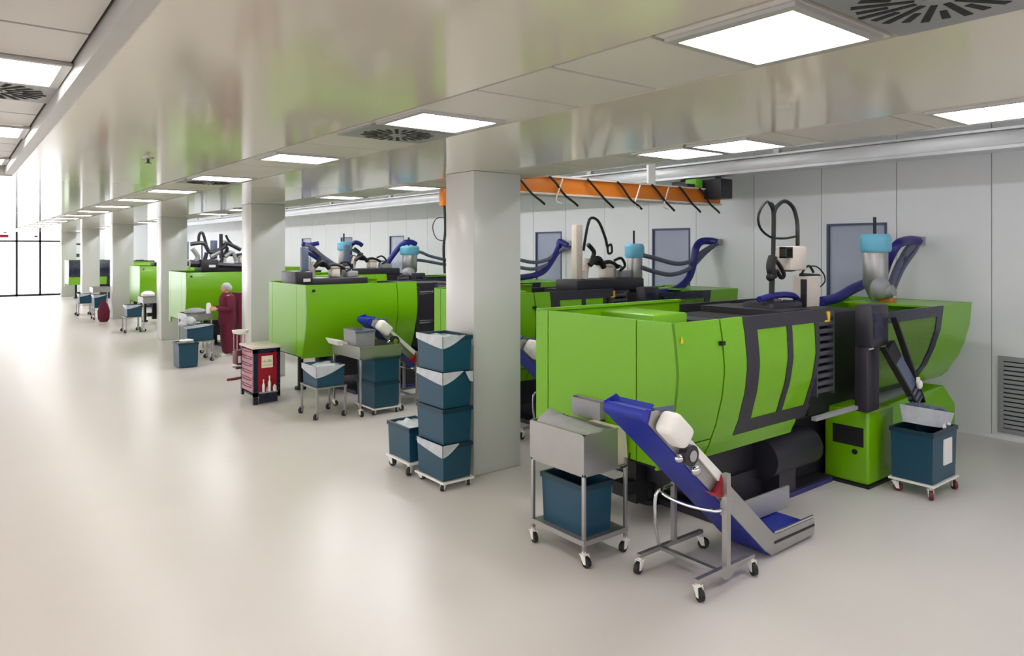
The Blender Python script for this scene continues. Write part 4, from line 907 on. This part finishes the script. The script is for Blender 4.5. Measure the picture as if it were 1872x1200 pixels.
# ------------------------------------------------------------------ the person
px_, py_ = 5.02, 17.0
pr = thing('person', 'person in burgundy coverall, hair net and white shoes at the trolley', 'person', (px_, py_, 0))
def person():
    b = B(); U = V
    def limb(pts, rs):
        P = catmull(pts, 8); m = len(P)
        def rr(t_):
            f_ = t_ * (len(rs) - 1); i_ = min(int(f_), len(rs) - 2); return rs[i_] + (rs[i_ + 1] - rs[i_]) * (f_ - i_)
        b.tube(pts, rr, n=12, sm=8); b.ball(pts[0], rs[0]); b.ball(pts[-1], rs[-1])
    # faces -x
    for s_ in (-1, 1):
        limb([(0.0, 0.09 * s_, 0.88), (-0.02, 0.10 * s_, 0.48), (0.02, 0.10 * s_, 0.09)], [0.088, 0.058, 0.04])
        limb([(0.03, 0.10 * s_, 0.06), (-0.08, 0.11 * s_, 0.045), (-0.16, 0.115 * s_, 0.04)], [0.04, 0.038, 0.028])
    b.ball((0, 0, 0.95), (0.12, 0.165, 0.14)); b.ball((0, 0, 1.12), (0.11, 0.15, 0.18)); b.ball((0, 0, 1.30), (0.115, 0.175, 0.16))
    limb([(0.0, 0, 1.38), (-0.02, 0, 1.48), (-0.03, 0, 1.52)], [0.065, 0.055, 0.055])
    b.ball((-0.04, 0, 1.585), (0.095, 0.075, 0.115)); b.ball((-0.075, 0, 1.545), (0.055, 0.055, 0.06))
    b.ball((-0.137, 0, 1.57), (0.018, 0.013, 0.02)); b.ball((-0.118, 0, 1.525), (0.014, 0.024, 0.008))
    for s_ in (-1, 1): b.ball((-0.03, 0.074 * s_, 1.575), (0.02, 0.01, 0.03))
    for s_ in (-1, 1):
        sh_, el, wr_ = (0.0, 0.19 * s_, 1.38), (0.05 if s_ > 0 else 0.02, 0.25 * s_, 1.12), (-0.24, 0.17 * s_, 1.12)
        limb([sh_, el], [0.058, 0.042]); limb([el, wr_], [0.042, 0.028])
        hx, hy, hz = -0.29, 0.16 * s_, 1.12
        b.ball((hx, hy, hz), (0.045, 0.018, 0.04))
        for k in range(4):
            z = hz + 0.03 - 0.02 * k; l_ = (0.065, 0.075, 0.07, 0.055)[k]
            limb([(hx - 0.03, hy, z), (hx - 0.03 - l_ * 0.55, hy - 0.004 * s_, z), (hx - 0.03 - l_, hy - 0.022 * s_, z - 0.004)], [0.009, 0.0085, 0.007])
        limb([(hx + 0.0, hy, hz + 0.03), (hx - 0.03, hy - 0.03 * s_, hz + 0.05), (hx - 0.055, hy - 0.04 * s_, hz + 0.048)], [0.011, 0.010, 0.008])
    o = b.build('body', 'skin', pr)
    o.location = (0, 0, 0)
    md = o.modifiers.new('remesh', 'REMESH'); md.mode = 'VOXEL'; md.voxel_size = 0.0075; md.use_smooth_shade = True
    sm = o.modifiers.new('smooth', 'SMOOTH'); sm.factor = 0.5; sm.iterations = 3
    for s_ in (-1, 1): B().ball((-0.125, 0.03 * s_, 1.595), (0.008, 0.013, 0.008), n=10).build('eye', 'black', o)
    # coverall: torso + trousers, sleeves
    cv = B(); n_ = 24
    def ring(c_, rx, ry, z): return [V((c_ + rx * 1.18 * math.cos(2 * math.pi * k / n_), ry * 1.1 * math.sin(2 * math.pi * k / n_), z)) for k in range(n_)]
    cv.loft([ring(0, 0.15, 0.19, 0.72), ring(0, 0.165, 0.21, 0.85), ring(0, 0.155, 0.205, 1.0), ring(0, 0.15, 0.20, 1.15), ring(0, 0.155, 0.215, 1.3), ring(0, 0.13, 0.20, 1.40), ring(-0.01, 0.09, 0.11, 1.455), ring(-0.02, 0.07, 0.075, 1.48)])
    for s_ in (-1, 1):
        cv.tube([(0.0, 0.095 * s_, 0.88), (-0.015, 0.105 * s_, 0.48), (0.02, 0.105 * s_, 0.10)], lambda t_: 0.14 - 0.035 * t_, n=16)
        el = (0.05 if s_ > 0 else 0.02, 0.25 * s_, 1.12)
        cv.tube([(0.0, 0.17 * s_, 1.39), (0.02, 0.225 * s_, 1.25), el, (-0.1, 0.215 * s_, 1.115), (-0.22, 0.175 * s_, 1.12)], lambda t_: 0.085 - 0.03 * t_, n=14)
    cv.build('coverall', 'cloth', pr)
    hn = B(); hn.ball((-0.015, 0, 1.625), (0.105, 0.095, 0.085)); hn.ball((0.025, 0, 1.585), (0.085, 0.085, 0.085)); hn.build('hair_net', 'net', pr)
    for s_ in (-1, 1):
        sh_ = B(); sh_.loft([[V((0.03 + a_ * math.cos(2 * math.pi * k / 16) - 0.075, 0.105 * s_ + w_ * math.sin(2 * math.pi * k / 16), z)) for k in range(16)] for z, a_, w_ in ((0.0, 0.14, 0.052), (0.03, 0.145, 0.056), (0.07, 0.12, 0.05), (0.10, 0.06, 0.046))])
        sh_.build('shoe', 'white', pr)
    pr.rotation_euler = (0, 0, R(-8))
person()
hl = B((4.55, 17.0, 1.1)); hl.lathe([(0.05, 1.02), (0.055, 1.10), (0.05, 1.22), (0.03, 1.26)], (4.62, 17.02, 0)); tag(hl.build('white_cup', 'white'), 'white container held by the person', 'container')

# ------------------------------------------------------------------ world and view
wd = bpy.data.worlds.new('world'); S.world = wd; wd.use_nodes = True
wd.node_tree.nodes['Background'].inputs['Color'].default_value = (0.75, 0.8, 0.9, 1); wd.node_tree.nodes['Background'].inputs['Strength'].default_value = 0.3
S.view_settings.view_transform = 'Standard'; S.view_settings.look = 'None'; S.view_settings.gamma = 1.0; S.view_settings.exposure = -0.06
S.view_settings.use_curve_mapping = False
S.cycles.max_bounces = 10; S.cycles.diffuse_bounces = 6; S.cycles.glossy_bounces = 5; S.cycles.transmission_bounces = 6
S.cycles.sample_clamp_indirect = 6.0; S.cycles.caustics_reflective = False; S.cycles.caustics_refractive = False
